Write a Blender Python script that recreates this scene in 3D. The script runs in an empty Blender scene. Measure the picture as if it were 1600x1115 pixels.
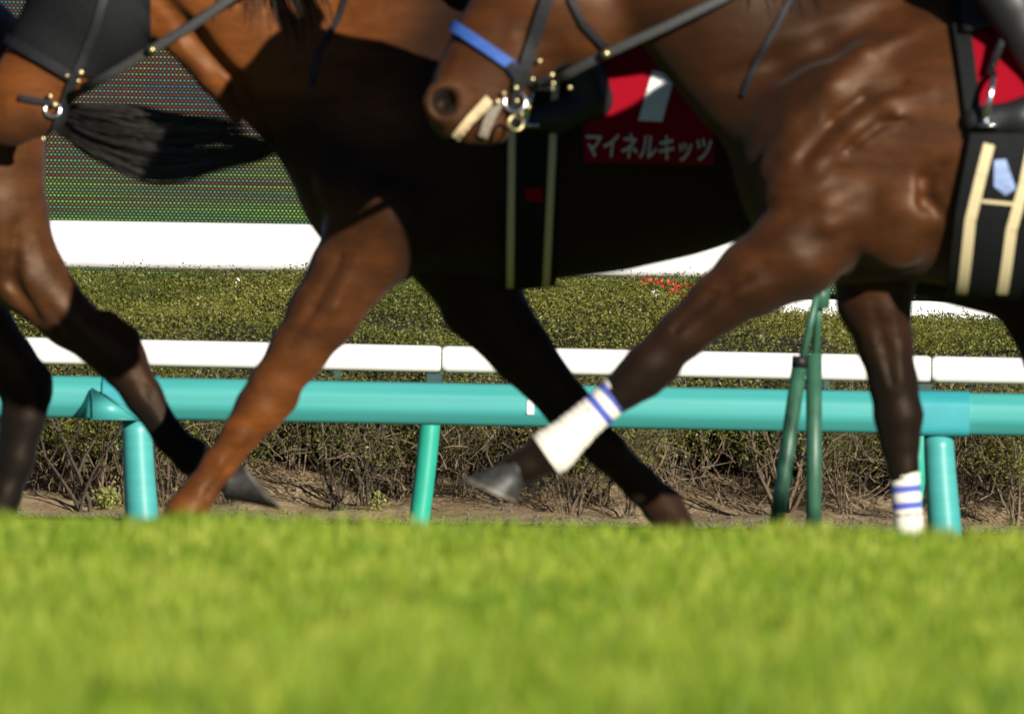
import bpy, bmesh, math, random
import numpy as np
from mathutils import Vector, Matrix
from mathutils.bvhtree import BVHTree
R = math.radians
random.seed(7); rng = np.random.default_rng(11)
sc = bpy.context.scene
col = sc.collection

# ------------------------------------------------------------------ camera
F = 18900.0            # focal length in pixels of a 1600 px wide frame
ZC = 0.80              # lens height over the track
PITCH = -(557.5 - 440.0) / F
ROLL = 0.0165
cr, sr, cp, sp = math.cos(ROLL), math.sin(ROLL), math.cos(PITCH), math.sin(PITCH)
fwd = Vector((0, cp, sp)); up0 = Vector((0, -sp, cp)); rt0 = Vector((1, 0, 0))
rt = cr * rt0 + sr * up0
upv = -sr * rt0 + cr * up0
CAM = Vector((0, 0, ZC))
cd = bpy.data.cameras.new('camera'); cam = bpy.data.objects.new('camera', cd); col.objects.link(cam)
cam.matrix_world = Matrix(((rt.x, upv.x, -fwd.x, 0), (rt.y, upv.y, -fwd.y, 0), (rt.z, upv.z, -fwd.z, ZC), (0, 0, 0, 1)))
cd.sensor_width = 36.0; cd.lens = 36.0 * F / 1600.0
cd.clip_start = 0.5; cd.clip_end = 6000
cd.dof.use_dof = True; cd.dof.focus_distance = 44.0
cd.dof.aperture_fstop = (cd.lens / 1000.0) / 0.043
sc.camera = cam

def at(px, py, Y):
    d = fwd + rt * ((px - 800.0) / F) + upv * ((557.5 - py) / F)
    return CAM + d * (Y / d.y)
def proj(p):
    v = Vector(p) - CAM
    k = F / v.dot(fwd)
    return 800 + v.dot(rt) * k, 557.5 - v.dot(upv) * k

# ------------------------------------------------------------------ light
SUN_AZ, SUN_EL = R(29.5), R(17)
sv = Vector((math.sin(SUN_AZ) * math.cos(SUN_EL), -math.cos(SUN_AZ) * math.cos(SUN_EL), math.sin(SUN_EL)))
w = bpy.data.worlds.new('World'); sc.world = w; w.use_nodes = True
nt = w.node_tree; bg = nt.nodes['Background']
sky = nt.nodes.new('ShaderNodeTexSky'); sky.sky_type = 'NISHITA'; sky.sun_disc = False; sky.air_density = 0.3; sky.dust_density = 0.1; sky.ozone_density = 3.0   # thin air, set to dim the sky fill and deepen shade
sky.sun_elevation = SUN_EL; sky.sun_rotation = math.atan2(sv.x, sv.y)
nt.links.new(sky.outputs['Color'], bg.inputs['Color']); bg.inputs['Strength'].default_value = 0.05
ld = bpy.data.lights.new('sun', 'SUN'); ld.energy = 5.0; ld.angle = R(0.53); ld.color = (1.0, 0.93, 0.82)
lo = bpy.data.objects.new('sun', ld); col.objects.link(lo); lo.rotation_euler = sv.to_track_quat('Z', 'Y').to_euler()
sc.view_settings.view_transform = 'Standard'; sc.view_settings.look = 'None'
sc.view_settings.exposure = 0.6; sc.view_settings.gamma = 1.0
sc.render.engine = 'CYCLES'
sc.cycles.max_bounces = 6; sc.cycles.use_denoising = True

# ------------------------------------------------------------------ helpers
def tag(o, label=None, cat=None, group=None, kind=None):
    if label: o['label'] = label
    if cat: o['category'] = cat
    if group: o['group'] = group
    if kind: o['kind'] = kind
    return o
def empty(name, loc=(0, 0, 0)):
    o = bpy.data.objects.new(name, None); col.objects.link(o); o.location = loc; o.empty_display_size = 0.1
    return o
def link(name, me, mats, parent=None):
    o = bpy.data.objects.new(name, me); col.objects.link(o)
    for m in (mats if isinstance(mats, (list, tuple)) else [mats]): me.materials.append(m)
    if parent is not None: o.parent = parent
    return o
def mesh_np(name, v, f, smooth=True):
    v = np.asarray(v, np.float32); f = np.asarray(f, np.int32)
    me = bpy.data.meshes.new(name)
    n, k = f.shape
    me.vertices.add(len(v)); me.vertices.foreach_set('co', v.ravel())
    me.loops.add(n * k); me.loops.foreach_set('vertex_index', f.ravel())
    me.polygons.add(n); me.polygons.foreach_set('loop_start', np.arange(0, n * k, k, dtype=np.int32))
    me.polygons.foreach_set('use_smooth', np.full(n, smooth, bool))
    me.update(calc_edges=True)
    return me
def attr(me, name, vals):
    a = me.attributes.new(name, 'FLOAT', 'POINT'); a.data.foreach_set('value', np.asarray(vals, np.float32).ravel())
def bm_mesh(name, bm, smooth=False):
    me = bpy.data.meshes.new(name); bm.normal_update(); bm.to_mesh(me); bm.free()
    if smooth: me.polygons.foreach_set('use_smooth', [True] * len(me.polygons))
    return me
def frame_dirs(d, ref=Vector((0, -1, 0))):
    d = d.normalized()
    a = ref.cross(d)
    if a.length < 1e-4: a = Vector((1, 0, 0)).cross(d)
    a.normalize(); b = d.cross(a).normalized()
    return a, b
def tube(bm, pts, rad, n=10, sb=1.0, caps=True, mat=0, power=2.0):
    """loft along pts; rad scalar/list; sb scales the second axis; power>2 = squarer section"""
    pts = [Vector(p) for p in pts]
    if not isinstance(rad, (list, tuple)): rad = [rad] * len(pts)
    rings = []
    for i, p in enumerate(pts):
        d = (pts[min(i + 1, len(pts) - 1)] - pts[max(i - 1, 0)])
        a, b = frame_dirs(d)
        ring = []
        for k in range(n):
            t = 2 * math.pi * k / n
            c, s = math.cos(t), math.sin(t)
            q = (abs(c) ** power + abs(s) ** power) ** (-1 / power)
            ring.append(bm.verts.new(p + (a * c + b * s * sb) * rad[i] * q))
        rings.append(ring)
    fs = []
    for i in range(len(rings) - 1):
        for k in range(n):
            fs.append(bm.faces.new((rings[i][k], rings[i][(k + 1) % n], rings[i + 1][(k + 1) % n], rings[i + 1][k])))
    if caps:
        fs.append(bm.faces.new(rings[0][::-1])); fs.append(bm.faces.new(rings[-1]))
    for f in fs: f.material_index = mat
    return rings
def box(bm, c, s, rotz=0, mat=0):
    m = Matrix.Translation(c) @ Matrix.Rotation(rotz, 4, 'Z') @ Matrix.Diagonal((s[0], s[1], s[2], 1))
    r = bmesh.ops.create_cube(bm, size=1, matrix=m)
    for f in {f for v in r['verts'] for f in v.link_faces}: f.material_index = mat
    return r['verts']
def vnoise(p, scale, seed=0):
    """numpy value noise, p (N,3) -> 0..1"""
    p = np.asarray(p, np.float64) * scale
    i = np.floor(p).astype(np.int64); f = p - i; f = f * f * (3 - 2 * f)
    def h(x, y, z):
        n = (x * 374761393 + y * 668265263 + z * 2147483647 + seed * 1274126177) & 0xffffffff
        n = ((n ^ (n >> 13)) * 1274126177) & 0xffffffff
        return ((n ^ (n >> 16)) & 0xffff) / 65535.0
    o = 0
    for dx in (0, 1):
        for dy in (0, 1):
            for dz in (0, 1):
                wt = (f[:, 0] if dx else 1 - f[:, 0]) * (f[:, 1] if dy else 1 - f[:, 1]) * (f[:, 2] if dz else 1 - f[:, 2])
                o = o + wt * h(i[:, 0] + dx, i[:, 1] + dy, i[:, 2] + dz)
    return o

def strands(name, parent, paths, width, mat):
    """hair: each path is an (n,3) array; a tapered ribbon per path"""
    V, Fc = [], []; base = 0
    for p in paths:
        n_ = len(p); t = np.gradient(p, axis=0); side = np.cross(t, rng.normal(0, 1, 3) + np.array([0, -1.0, 0])); side /= np.linalg.norm(side, axis=1)[:, None] + 1e-9
        w_ = width * (1 - 0.75 * np.linspace(0, 1, n_) ** 2)[:, None]
        V.append(np.stack([p - side * w_, p + side * w_], 1).reshape(-1, 3))
        i = np.arange(n_ - 1) * 2 + base
        Fc.append(np.stack([i, i + 1, i + 3, i + 2], 1)); base += 2 * n_
    return link(name, mesh_np(name, np.concatenate(V), np.concatenate(Fc)), mat, parent)
def bez(p0, p1, p2, p3, n=12):
    t = np.linspace(0, 1, n)[:, None]
    return (1 - t) ** 3 * p0 + 3 * t * (1 - t) ** 2 * p1 + 3 * t * t * (1 - t) * p2 + t ** 3 * p3


# ------------------------------------------------------------------ materials
class NT:
    def __init__(s, name):
        s.m = bpy.data.materials.new(name); s.m.use_nodes = True
        s.t = s.m.node_tree; s.b = s.t.nodes['Principled BSDF']; s.out = s.t.nodes['Material Output']
    def n(s, typ, **kw):
        nd = s.t.nodes.new(typ)
        for k, v in kw.items():
            if k in nd.inputs: nd.inputs[k].default_value = v
            else: setattr(nd, k, v)
        return nd
    def l(s, a, b): s.t.links.new(a, b)
    def coord(s, which='Object'): return s.n('ShaderNodeTexCoord').outputs[which]
    def noise(s, scale, detail=4, vec=None, rough=0.55):
        nd = s.n('ShaderNodeTexNoise', Scale=scale, Detail=detail, Roughness=rough)
        s.l(vec if vec is not None else s.coord(), nd.inputs['Vector']); return nd.outputs['Fac']
    def ramp(s, fac, stops):
        r = s.n('ShaderNodeValToRGB'); e = r.color_ramp.elements
        while len(e) < len(stops): e.new(0.5)
        for k, (p, c) in enumerate(stops):
            e[k].position = p; e[k].color = (c[0], c[1], c[2], 1) if isinstance(c, (list, tuple)) else (c, c, c, 1)
        s.l(fac, r.inputs['Fac']); return r.outputs['Color']
    def mix(s, fac, a, b, mode='MIX'):
        nd = s.n('ShaderNodeMix'); nd.data_type = 'RGBA'; nd.blend_type = mode
        for sock, v in ((nd.inputs[0], fac), (nd.inputs[6], a), (nd.inputs[7], b)):
            if hasattr(v, 'links'): s.l(v, sock)
            elif isinstance(v, (int, float)): sock.default_value = v
            else: sock.default_value = (v[0], v[1], v[2], 1)
        return nd.outputs[2]
    def math(s, op, a, b=0.0):
        nd = s.n('ShaderNodeMath'); nd.operation = op
        for k, v in enumerate((a, b)):
            if hasattr(v, 'links'): s.l(v, nd.inputs[k])
            else: nd.inputs[k].default_value = v
        return nd.outputs[0]
    def bump(s, h, strength=0.3, dist=0.01):
        b = s.n('ShaderNodeBump', Strength=strength, Distance=dist); s.l(h, b.inputs['Height'])
        s.l(b.outputs['Normal'], s.b.inputs['Normal'])
    def base(s, c, rough=0.6, spec=0.5):
        if hasattr(c, 'links'): s.l(c, s.b.inputs['Base Color'])
        else: s.b.inputs['Base Color'].default_value = (c[0], c[1], c[2], 1)
        s.b.inputs['Roughness'].default_value = rough; s.b.inputs['Specular IOR Level'].default_value = spec
        return s
def simple(name, c, rough=0.6, var=0.25, scale=40, bump=0.0, spec=0.5, metal=0.0):
    m = NT(name)
    f = m.noise(scale)
    dark = [x * (1 - var) for x in c]; lite = [min(1, x * (1 + var)) for x in c]
    m.base(m.ramp(f, [(0.3, dark), (0.7, lite)]), rough, spec)
    m.b.inputs['Metallic'].default_value = metal
    if bump: m.bump(f, bump, 0.004)
    return m.m
def coat_mat(name, c, dark, rough=0.5, spec=0.25):
    m = NT(name)
    co = m.coord()
    mp = m.n('ShaderNodeMapping'); mp.inputs['Scale'].default_value = (1.0, 1.0, 1.0); m.l(co, mp.inputs['Vector'])
    big = m.noise(5, 5, mp.outputs['Vector'], 0.6)
    mp2 = m.n('ShaderNodeMapping'); mp2.inputs['Rotation'].default_value = (0, R(35), 0); mp2.inputs['Scale'].default_value = (60, 90, 150); m.l(co, mp2.inputs['Vector'])
    hair = m.noise(1.0, 3, mp2.outputs['Vector'])
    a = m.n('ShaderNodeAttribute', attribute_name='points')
    c2 = m.ramp(big, [(0.25, [x * 0.55 for x in c]), (0.5, c), (0.8, [c[0] * 1.35, c[1] * 1.25, c[2] * 1.15])])
    mp4 = m.n('ShaderNodeMapping'); mp4.inputs['Rotation'].default_value = (0, R(-40), 0); mp4.inputs['Scale'].default_value = (3.0, 6, 15); m.l(co, mp4.inputs['Vector'])
    c2 = m.mix(0.75, c2, m.ramp(m.noise(1.0, 4, mp4.outputs['Vector'], 0.6), [(0.32, 0.42), (0.5, 0.85), (0.68, 1.3)]), 'MULTIPLY')
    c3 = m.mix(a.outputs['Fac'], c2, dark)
    c4 = m.mix(0.35, c3, m.ramp(hair, [(0.3, 0.45), (0.7, 1.0)]), 'MULTIPLY')
    m.base(c4, rough, spec)
    m.l(m.ramp(a.outputs['Fac'], [(0.0, spec), (1.0, 0.12)]), m.b.inputs['Specular IOR Level'])
    m.b.inputs['Specular Tint'].default_value = (1.0, 0.78, 0.58, 1)
    m.b.inputs['Sheen Weight'].default_value = 0.04; m.b.inputs['Sheen Roughness'].default_value = 0.5
    # skin folds and veins: stretched ridges
    mp3 = m.n('ShaderNodeMapping'); mp3.inputs['Rotation'].default_value = (0, R(-38), 0); mp3.inputs['Scale'].default_value = (4.0, 5, 8); m.l(co, mp3.inputs['Vector'])
    fold = m.noise(1.0, 2, mp3.outputs['Vector'], 0.4)
    h = m.math('ADD', m.math('MULTIPLY', fold, 1.0), m.math('MULTIPLY', hair, 0.06))
    m.bump(h, 0.6, 0.022)
    return m.m
M = {}
M['coat_bright'] = coat_mat('coat_bright_bay', (0.15, 0.045, 0.0085), (0.018, 0.0095, 0.0062))
M['coat_bay'] = coat_mat('coat_bay', (0.060, 0.0178, 0.0036), (0.009, 0.0055, 0.0036), 0.50, 0.36)
M['coat_brown'] = coat_mat('coat_brown', (0.068, 0.0235, 0.0060), (0.008, 0.006, 0.005), 0.5, 0.3)
M['hair'] = simple('black_hair', (0.010, 0.008, 0.007), 0.6, 0.4, 60, 0, 0.2)
M['tail_hair'] = simple('grey_black_hair', (0.026, 0.0225, 0.020), 0.5, 0.5, 60)
M['hoof'] = simple('hoof_horn', (0.11, 0.10, 0.075), 0.5, 0.5, 50, 0.2)
M['hoof_dark'] = simple('hoof_horn_dark', (0.032, 0.031, 0.028), 0.5, 0.5, 50, 0.2)
M['leather'] = simple('black_leather', (0.012, 0.012, 0.014), 0.5, 0.3, 70, 0.15, 0.3)
M['strap_grey'] = simple('grey_webbing', (0.038, 0.038, 0.037), 0.6, 0.25, 120, 0.2)
M['blue'] = simple('blue_tape', (0.035, 0.10, 0.36), 0.5, 0.2, 60)
M['brass'] = simple('brass_fitting', (0.50, 0.42, 0.22), 0.38, 0.1, 60, 0, 0.5, 1.0)
M['steel'] = simple('polished_steel', (0.75, 0.76, 0.78), 0.2, 0.1, 60, 0, 0.5, 1.0)
M['red_cloth'] = simple('red_cloth', (0.23, 0.001, 0.009), 0.85, 0.15, 300, 0.2, 0.1)
M['white_cloth'] = simple('white_cloth', (0.78, 0.78, 0.76), 0.8, 0.05, 200, 0.1)
M['print_white'] = simple('white_print', (0.72, 0.70, 0.64), 0.7, 0.05, 200)
M['black_pad'] = simple('black_padding', (0.005, 0.006, 0.0065), 0.75, 0.3, 90, 0.25, 0.2)
M['beige'] = simple('beige_elastic', (0.62, 0.52, 0.30), 0.75, 0.12, 220, 0.2)
M['bandage'] = simple('bandage_white', (0.74, 0.70, 0.60), 0.85, 0.08, 160, 0.3)
M['bandage_blue'] = simple('bandage_blue', (0.07, 0.10, 0.42), 0.85, 0.1, 160, 0.3)
M['tongue'] = simple('tongue_tie', (0.62, 0.47, 0.27), 0.6, 0.15, 60)
M['skin_grey'] = simple('lip_skin', (0.20, 0.17, 0.13), 0.55, 0.25, 60)
M['eye'] = simple('horse_eye', (0.01, 0.007, 0.005), 0.08, 0.1, 30)
M['nostril'] = simple('nostril_dark', (0.02, 0.012, 0.01), 0.6, 0.2, 30)
M['breeches'] = simple('white_breeches', (0.75, 0.75, 0.74), 0.6, 0.05, 90, 0.1)
M['boot'] = simple('black_boot', (0.010, 0.010, 0.012), 0.5, 0.2, 40)
M['skin'] = simple('skin', (0.55, 0.33, 0.22), 0.5, 0.1, 60)
M['silks_red'] = simple('racing_silks_green', (0.02, 0.16, 0.10), 0.45, 0.15, 30)
M['silks_yel'] = simple('racing_silks_navy', (0.03, 0.05, 0.18), 0.45, 0.15, 30)
M['helmet'] = simple('helmet_cover', (0.6, 0.05, 0.05), 0.35, 0.1, 40)
M['green_paint'] = simple('green_paint', (0.030, 0.105, 0.062), 0.45, 0.2, 25, 0.05)
M['green_post'] = simple('sea_green_paint', (0.02, 0.33, 0.23), 0.4, 0.1, 20)
M['dark_metal'] = simple('dark_bracket', (0.01, 0.045, 0.042), 0.5, 0.2, 40)
M['white_paint'] = simple('white_paint', (0.80, 0.80, 0.79), 0.4, 0.04, 12)
M['screen_frame'] = simple('screen_housing', (0.03, 0.03, 0.032), 0.6, 0.2, 10)
M['concrete'] = simple('pale_concrete', (0.62, 0.61, 0.58), 0.8, 0.1, 14, 0.1)
M['bark'] = simple('twig_bark', (0.10, 0.070, 0.042), 0.85, 0.45, 45, 0.3)
M['bark_dark'] = simple('dark_bark', (0.05, 0.037, 0.025), 0.9, 0.45, 45, 0.3)
M['bark_pale'] = simple('pale_bark', (0.155, 0.115, 0.072), 0.85, 0.45, 45, 0.3)
M['flower_red'] = simple('red_petal', (0.50, 0.01, 0.02), 0.6, 0.2, 60)
M['flower_white'] = simple('white_petal', (0.7, 0.68, 0.66), 0.6, 0.1, 60)

def teal():
    m = NT('teal_rail_plastic')
    mp = m.n('ShaderNodeMapping'); mp.inputs['Scale'].default_value = (1.2, 8, 40); m.l(m.coord(), mp.inputs['Vector'])
    f = m.noise(1.0, 3, mp.outputs['Vector'])
    m.base(m.ramp(f, [(0.3, (0.045, 0.30, 0.285)), (0.7, (0.065, 0.345, 0.33))]), 0.42, 0.45)
    m.b.inputs['Coat Weight'].default_value = 0.1; m.b.inputs['Coat Roughness'].default_value = 0.25
    return m.m
M['teal'] = teal()
M['teal_sleeve'] = simple('teal_sleeve_plastic', (0.035, 0.30, 0.335), 0.4, 0.06, 14)
def leaf_mat(name, a, b, c, rough=0.45, trans=0.25, spec=0.5):
    m = NT(name)
    at_ = m.n('ShaderNodeAttribute', attribute_name='tint')
    colr = m.ramp(at_.outputs['Fac'], [(0.0, a), (0.5, b), (1.0, c)])
    m.base(colr, rough, spec)
    tr = m.n('ShaderNodeBsdfTranslucent'); m.l(colr, tr.inputs['Color'])
    mx = m.n('ShaderNodeMixShader', Fac=trans)
    m.l(m.b.outputs[0], mx.inputs[1]); m.l(tr.outputs[0], mx.inputs[2]); m.l(mx.outputs[0], m.out.inputs['Surface'])
    return m.m
M['grass'] = leaf_mat('turf_grass', (0.095, 0.200, 0.010), (0.222, 0.335, 0.016), (0.42, 0.46, 0.065), 0.55, 0.3, 0.3)
M['leaf'] = leaf_mat('hedge_leaf', (0.045, 0.062, 0.010), (0.128, 0.138, 0.022), (0.27, 0.235, 0.05), 0.5, 0.15, 0.4)
M['weed'] = leaf_mat('weed_leaf', (0.13, 0.17, 0.03), (0.24, 0.26, 0.06), (0.34, 0.33, 0.10), 0.6, 0.25)
M['hedge_gap_shade'] = simple('hedge_gap_shade', (0.022, 0.019, 0.011), 0.9, 0.4, 30)
def turf_mat():
    m = NT('turf_soil')
    m.base(m.ramp(m.noise(3, 6), [(0.3, (0.05, 0.085, 0.012)), (0.7, (0.11, 0.15, 0.02))]), 0.9, 0.2); m.bump(m.noise(60, 4), 0.4, 0.02)
    return m.m
M['turf'] = turf_mat()
def soil_mat():
    m = NT('sandy_soil')
    c = m.ramp(m.noise(6, 6), [(0.25, (0.19, 0.13, 0.072)), (0.5, (0.36, 0.26, 0.15)), (0.8, (0.47, 0.37, 0.235))])
    m.base(m.mix(0.5, c, m.ramp(m.noise(90, 4), [(0.3, 0.5), (0.65, 1.0)]), 'MULTIPLY'), 0.95, 0.15); m.bump(m.noise(50, 5), 0.6, 0.02)
    return m.m
M['soil'] = soil_mat()
M['pebble'] = simple('grey_gravel', (0.11, 0.10, 0.085), 0.85, 0.5, 25, 0.2)

# ------------------------------------------------------------------ ground
TURF_Z, CREST = 0.256, 24.3
def ground_z(Y):
    t = min(1, max(0, (Y - CREST) / 3.2)); t = t * t * (3 - 2 * t)
    return TURF_Z * (1 - t)
ys = [-60, -20, 0, 5] + [8 + 0.5 * k for k in range(48)] + [32.2, 34, 36, 38, 42, 50, 60, 90, 200, 800, 3000]
xs = [-2500, -300, -60, -20, -8, -4, -2, 0, 2, 4, 8, 20, 60, 300, 2500]
gv = [(x, y, ground_z(y)) for y in ys for x in xs]
gf = [(j * len(xs) + i, j * len(xs) + i + 1, (j + 1) * len(xs) + i + 1, (j + 1) * len(xs) + i) for j in range(len(ys) - 1) for i in range(len(xs) - 1)]
tag(link('ground', mesh_np('ground', gv, gf), M['turf']), kind='structure')

# ------------------------------------------------------------------ grass blades
def blades(n, y0, y1, half, hmin, hmax, wid):
    Y = rng.uniform(y0, y1, n); X = rng.uniform(-1, 1, n) * half
    t = np.clip((Y - CREST) / 3.2, 0, 1); t = t * t * (3 - 2 * t)
    Z = TURF_Z * (1 - t)
    P = np.stack([X, Y, Z], 1)
    clump = vnoise(P * [1, 1, 0], 5.0, 3); clump2 = vnoise(P * [1, .6, 0], 1.7, 9)
    h = rng.uniform(hmin, hmax, n) * (0.62 + 0.65 * clump)
    a = rng.uniform(0, 2 * np.pi, n); lean = rng.uniform(0.05, 0.6, n) * h
    la = rng.uniform(0, 2 * np.pi, n)
    d = np.stack([np.cos(a), np.sin(a), 0 * a], 1) * (wid * rng.uniform(0.6, 1.3, n))[:, None]
    L = np.stack([np.cos(la) * lean, np.sin(la) * lean, 0 * a], 1)
    zz = np.array([0, 0, 1.0])
    m1 = P + L * 0.35 + zz * (h * 0.55)[:, None]; tip = P + L + zz * h[:, None]
    V = np.stack([P - d, P + d, m1 - d * .75, m1 + d * .75, tip], 1)
    fine = 0.45 * vnoise(P * [1, .4, 0], 19.0, 13) + 0.35 * vnoise(P * [1, .4, 0], 31.0, 15) + 0.2 * vnoise(P * [1, .4, 0], 7.0, 14)
    tint = np.clip(0.47 + 0.2 * (clump2 - .5) + 1.7 * (fine - .5) + 0.2 * (clump - .5) + rng.normal(0, 0.2, n), 0, 1)
    return V, tint
parts = [blades(110000, 9.5, 16, 1.9, 0.05, 0.10, 0.003), blades(190000, 16, 27.2, 2.6, 0.045, 0.075, 0.0035), blades(40000, 27.2, 36.5, 3.4, 0.02, 0.035, 0.006)]
V = np.concatenate([p[0] for p in parts]); T = np.concatenate([p[1] for p in parts])
n = len(V); b = np.arange(n)[:, None] * 5
tri = np.concatenate([b + [0, 1, 3], b + [0, 3, 2], b + [2, 3, 4]], 1).reshape(-1, 3)
me = mesh_np('grass', V.reshape(-1, 3), tri); attr(me, 'tint', np.repeat(T, 5))
tag(link('grass', me, M['grass']), 'bright yellow-green turf grass filling the foreground', 'grass', kind='stuff')

# ------------------------------------------------------------------ soil bank under the hedge
BX = 7.0
def bank_z(X, Y):
    base = np.interp(Y, [39.2, 39.9, 40.5, 41.6, 43.5, 46], [-0.02, 0.012, 0.03, 0.17, 0.30, 0.32])
    p = np.stack([np.broadcast_to(X, Y.shape), Y, 0 * Y], -1).reshape(-1, 3)
    nz = (vnoise(p, 2.1, 5) - .5) * 0.09 + (vnoise(p, 7, 6) - .5) * 0.035 + (vnoise(p, 25, 8) - .5) * .01
    k = np.clip((Y.ravel() - 39.6) / 0.8, 0, 1)
    return (base.ravel() + nz * k).reshape(Y.shape)
nx, ny = 520, 130
gx, gy = np.meshgrid(np.linspace(-BX, BX, nx), np.linspace(39.2, 46, ny))
gz = bank_z(gx, gy)
idx = np.arange(nx * ny).reshape(ny, nx)
q = np.stack([idx[:-1, :-1], idx[:-1, 1:], idx[1:, 1:], idx[1:, :-1]], -1).reshape(-1, 4)
tag(link('soil_bank', mesh_np('soil_bank', np.stack([gx, gy, gz], -1).reshape(-1, 3), q), M['soil']), kind='structure')
# gravel along the foot of the bank
octv = np.array([(1, 0, 0), (-1, 0, 0), (0, 1, 0), (0, -1, 0), (0, 0, 1), (0, 0, -1)], float)
octf = np.array([(0, 2, 4), (2, 1, 4), (1, 3, 4), (3, 0, 4), (2, 0, 5), (1, 2, 5), (3, 1, 5), (0, 3, 5)])
N = 5200
px = rng.uniform(-BX, BX, N); py = rng.normal(39.75, 0.22, N).clip(39.25, 42); pz = bank_z(px, py)
s = rng.uniform(0.003, 0.009, N)[:, None, None] * rng.uniform(0.6, 1.3, (N, 1, 3))
pv = octv[None] * s * rng.uniform(0.75, 1.25, (N, 6, 1)) + np.stack([px, py, pz + .003], 1)[:, None]
me = mesh_np('gravel', pv.reshape(-1, 3), (np.arange(N)[:, None, None] * 6 + octf[None]).reshape(-1, 3), False)
tag(link('gravel', me, M['pebble']), 'strip of grey gravel at the foot of the sandy bank', 'gravel', kind='stuff')

# ------------------------------------------------------------------ hedge
hedge = tag(empty('hedge', (0, 41.5, 0.1)), 'long clipped olive green hedge with bare twiggy base on the sandy bank', 'hedge')
HO = Vector((0, 41.5, 0.1))
prof = [(735, 40.95), (690, 40.90), (640, 40.88), (590, 40.92), (545, 41.02), (515, 41.3), (480, 42.1), (452, 43.0), (436, 43.8), (455, 44.6)]
pp = np.array([[y_, at(800, p_, y_).z] for p_, y_ in prof])
seg = np.linalg.norm(np.diff(pp, axis=0), axis=1); cs = np.concatenate([[0], np.cumsum(seg)]); TOT = cs[-1]
def hsurf(X, S):
    Y = np.interp(S, cs, pp[:, 0]); Z = np.interp(S, cs, pp[:, 1])
    e = 0.03
    dY = np.interp(np.clip(S + e, 0, TOT), cs, pp[:, 0]) - np.interp(np.clip(S - e, 0, TOT), cs, pp[:, 0])
    dZ = np.interp(np.clip(S + e, 0, TOT), cs, pp[:, 1]) - np.interp(np.clip(S - e, 0, TOT), cs, pp[:, 1])
    L = np.sqrt(dY ** 2 + dZ ** 2) + 1e-9
    NY, NZ = -dZ / L, dY / L
    sm = lambda a, b_, v: (lambda t: t * t * (3 - 2 * t))(np.clip((v - a) / (b_ - a), 0, 1))
    Z = Z - X * 0.001 + (0.006 - 0.125 * sm(.78, .98, X)) * sm(.22, .50, S / TOT)
    P = np.stack([X, Y, Z], 1)
    lump = (vnoise(P, 1.6, 21) - .5) * 0.10 + (vnoise(P, 5, 22) - .5) * 0.07
    P[:, 1] += NY * lump; P[:, 2] += NZ * lump
    return P, np.stack([0 * X, NY, NZ], 1)
# dark sheet behind the leaves, put in so the gaps look shaded
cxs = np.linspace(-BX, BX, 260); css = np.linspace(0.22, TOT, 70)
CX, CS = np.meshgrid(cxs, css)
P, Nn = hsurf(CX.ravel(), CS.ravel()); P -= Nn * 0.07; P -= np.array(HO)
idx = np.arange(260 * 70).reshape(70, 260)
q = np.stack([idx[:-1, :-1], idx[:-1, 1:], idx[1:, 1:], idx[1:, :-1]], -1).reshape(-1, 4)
link('dark_backing', mesh_np('dark_backing', P, q), M['hedge_gap_shade'], hedge)
def leaves(P, Nn, size, tint, spread=0.9):
    n = len(P)
    d = Nn + rng.normal(0, spread, (n, 3)); d /= np.linalg.norm(d, axis=1)[:, None]
    a = np.cross(d, rng.normal(0, 1, (n, 3))); a /= np.linalg.norm(a, axis=1)[:, None]
    bb = np.cross(d, a)
    L = size * rng.uniform(0.65, 1.35, n); W = L * rng.uniform(0.38, 0.55, n)
    v = np.stack([P - a * L[:, None], P + bb * W[:, None] + d * (L * .18)[:, None], P + a * L[:, None], P - bb * W[:, None] + d * (L * .18)[:, None]], 1)
    return v.reshape(-1, 3), np.arange(n * 4).reshape(n, 4), np.repeat(tint, 4)
NL = 430000
X = np.where(rng.random(NL) < 0.75, rng.uniform(-2.6, 2.6, NL), rng.uniform(-BX, BX, NL))
S = rng.uniform(0.0, TOT, NL)
low = np.clip((S - 0.02) / 0.22, 0.0, 1)          # thinning towards the bare foot
Pq = np.stack([X, S * 0, S], 1)
thin = vnoise(Pq, 6, 31)
keep = rng.random(NL) < np.clip(low + (thin - .35) * 0.9, 0.0, 1) * np.clip(0.55 + thin, 0, 1)
X, S, thin = X[keep], S[keep], thin[keep]
P, Nn = hsurf(X, S)
P += Nn * (rng.normal(0.0, 0.016, len(X)) - 0.012)[:, None]
ragged = (S > 0.85 * TOT) & (rng.random(len(X)) < .15)
P[ragged] += Nn[ragged] * 0.02
big = vnoise(np.stack([X, P[:, 1] * .5, P[:, 2]], 1), 2.3, 33)
tint = np.clip(0.42 + (big - .5) * 0.6 + rng.normal(0, 0.15, len(X)) + (rng.random(len(X)) < .05) * .5, 0, 1)
v, f, t = leaves(P - np.array(HO), Nn, 0.0058, tint)
me = mesh_np('foliage', v, f); attr(me, 'tint', t)
tag(link('foliage', me, M['leaf'], hedge), kind='stuff')

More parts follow.
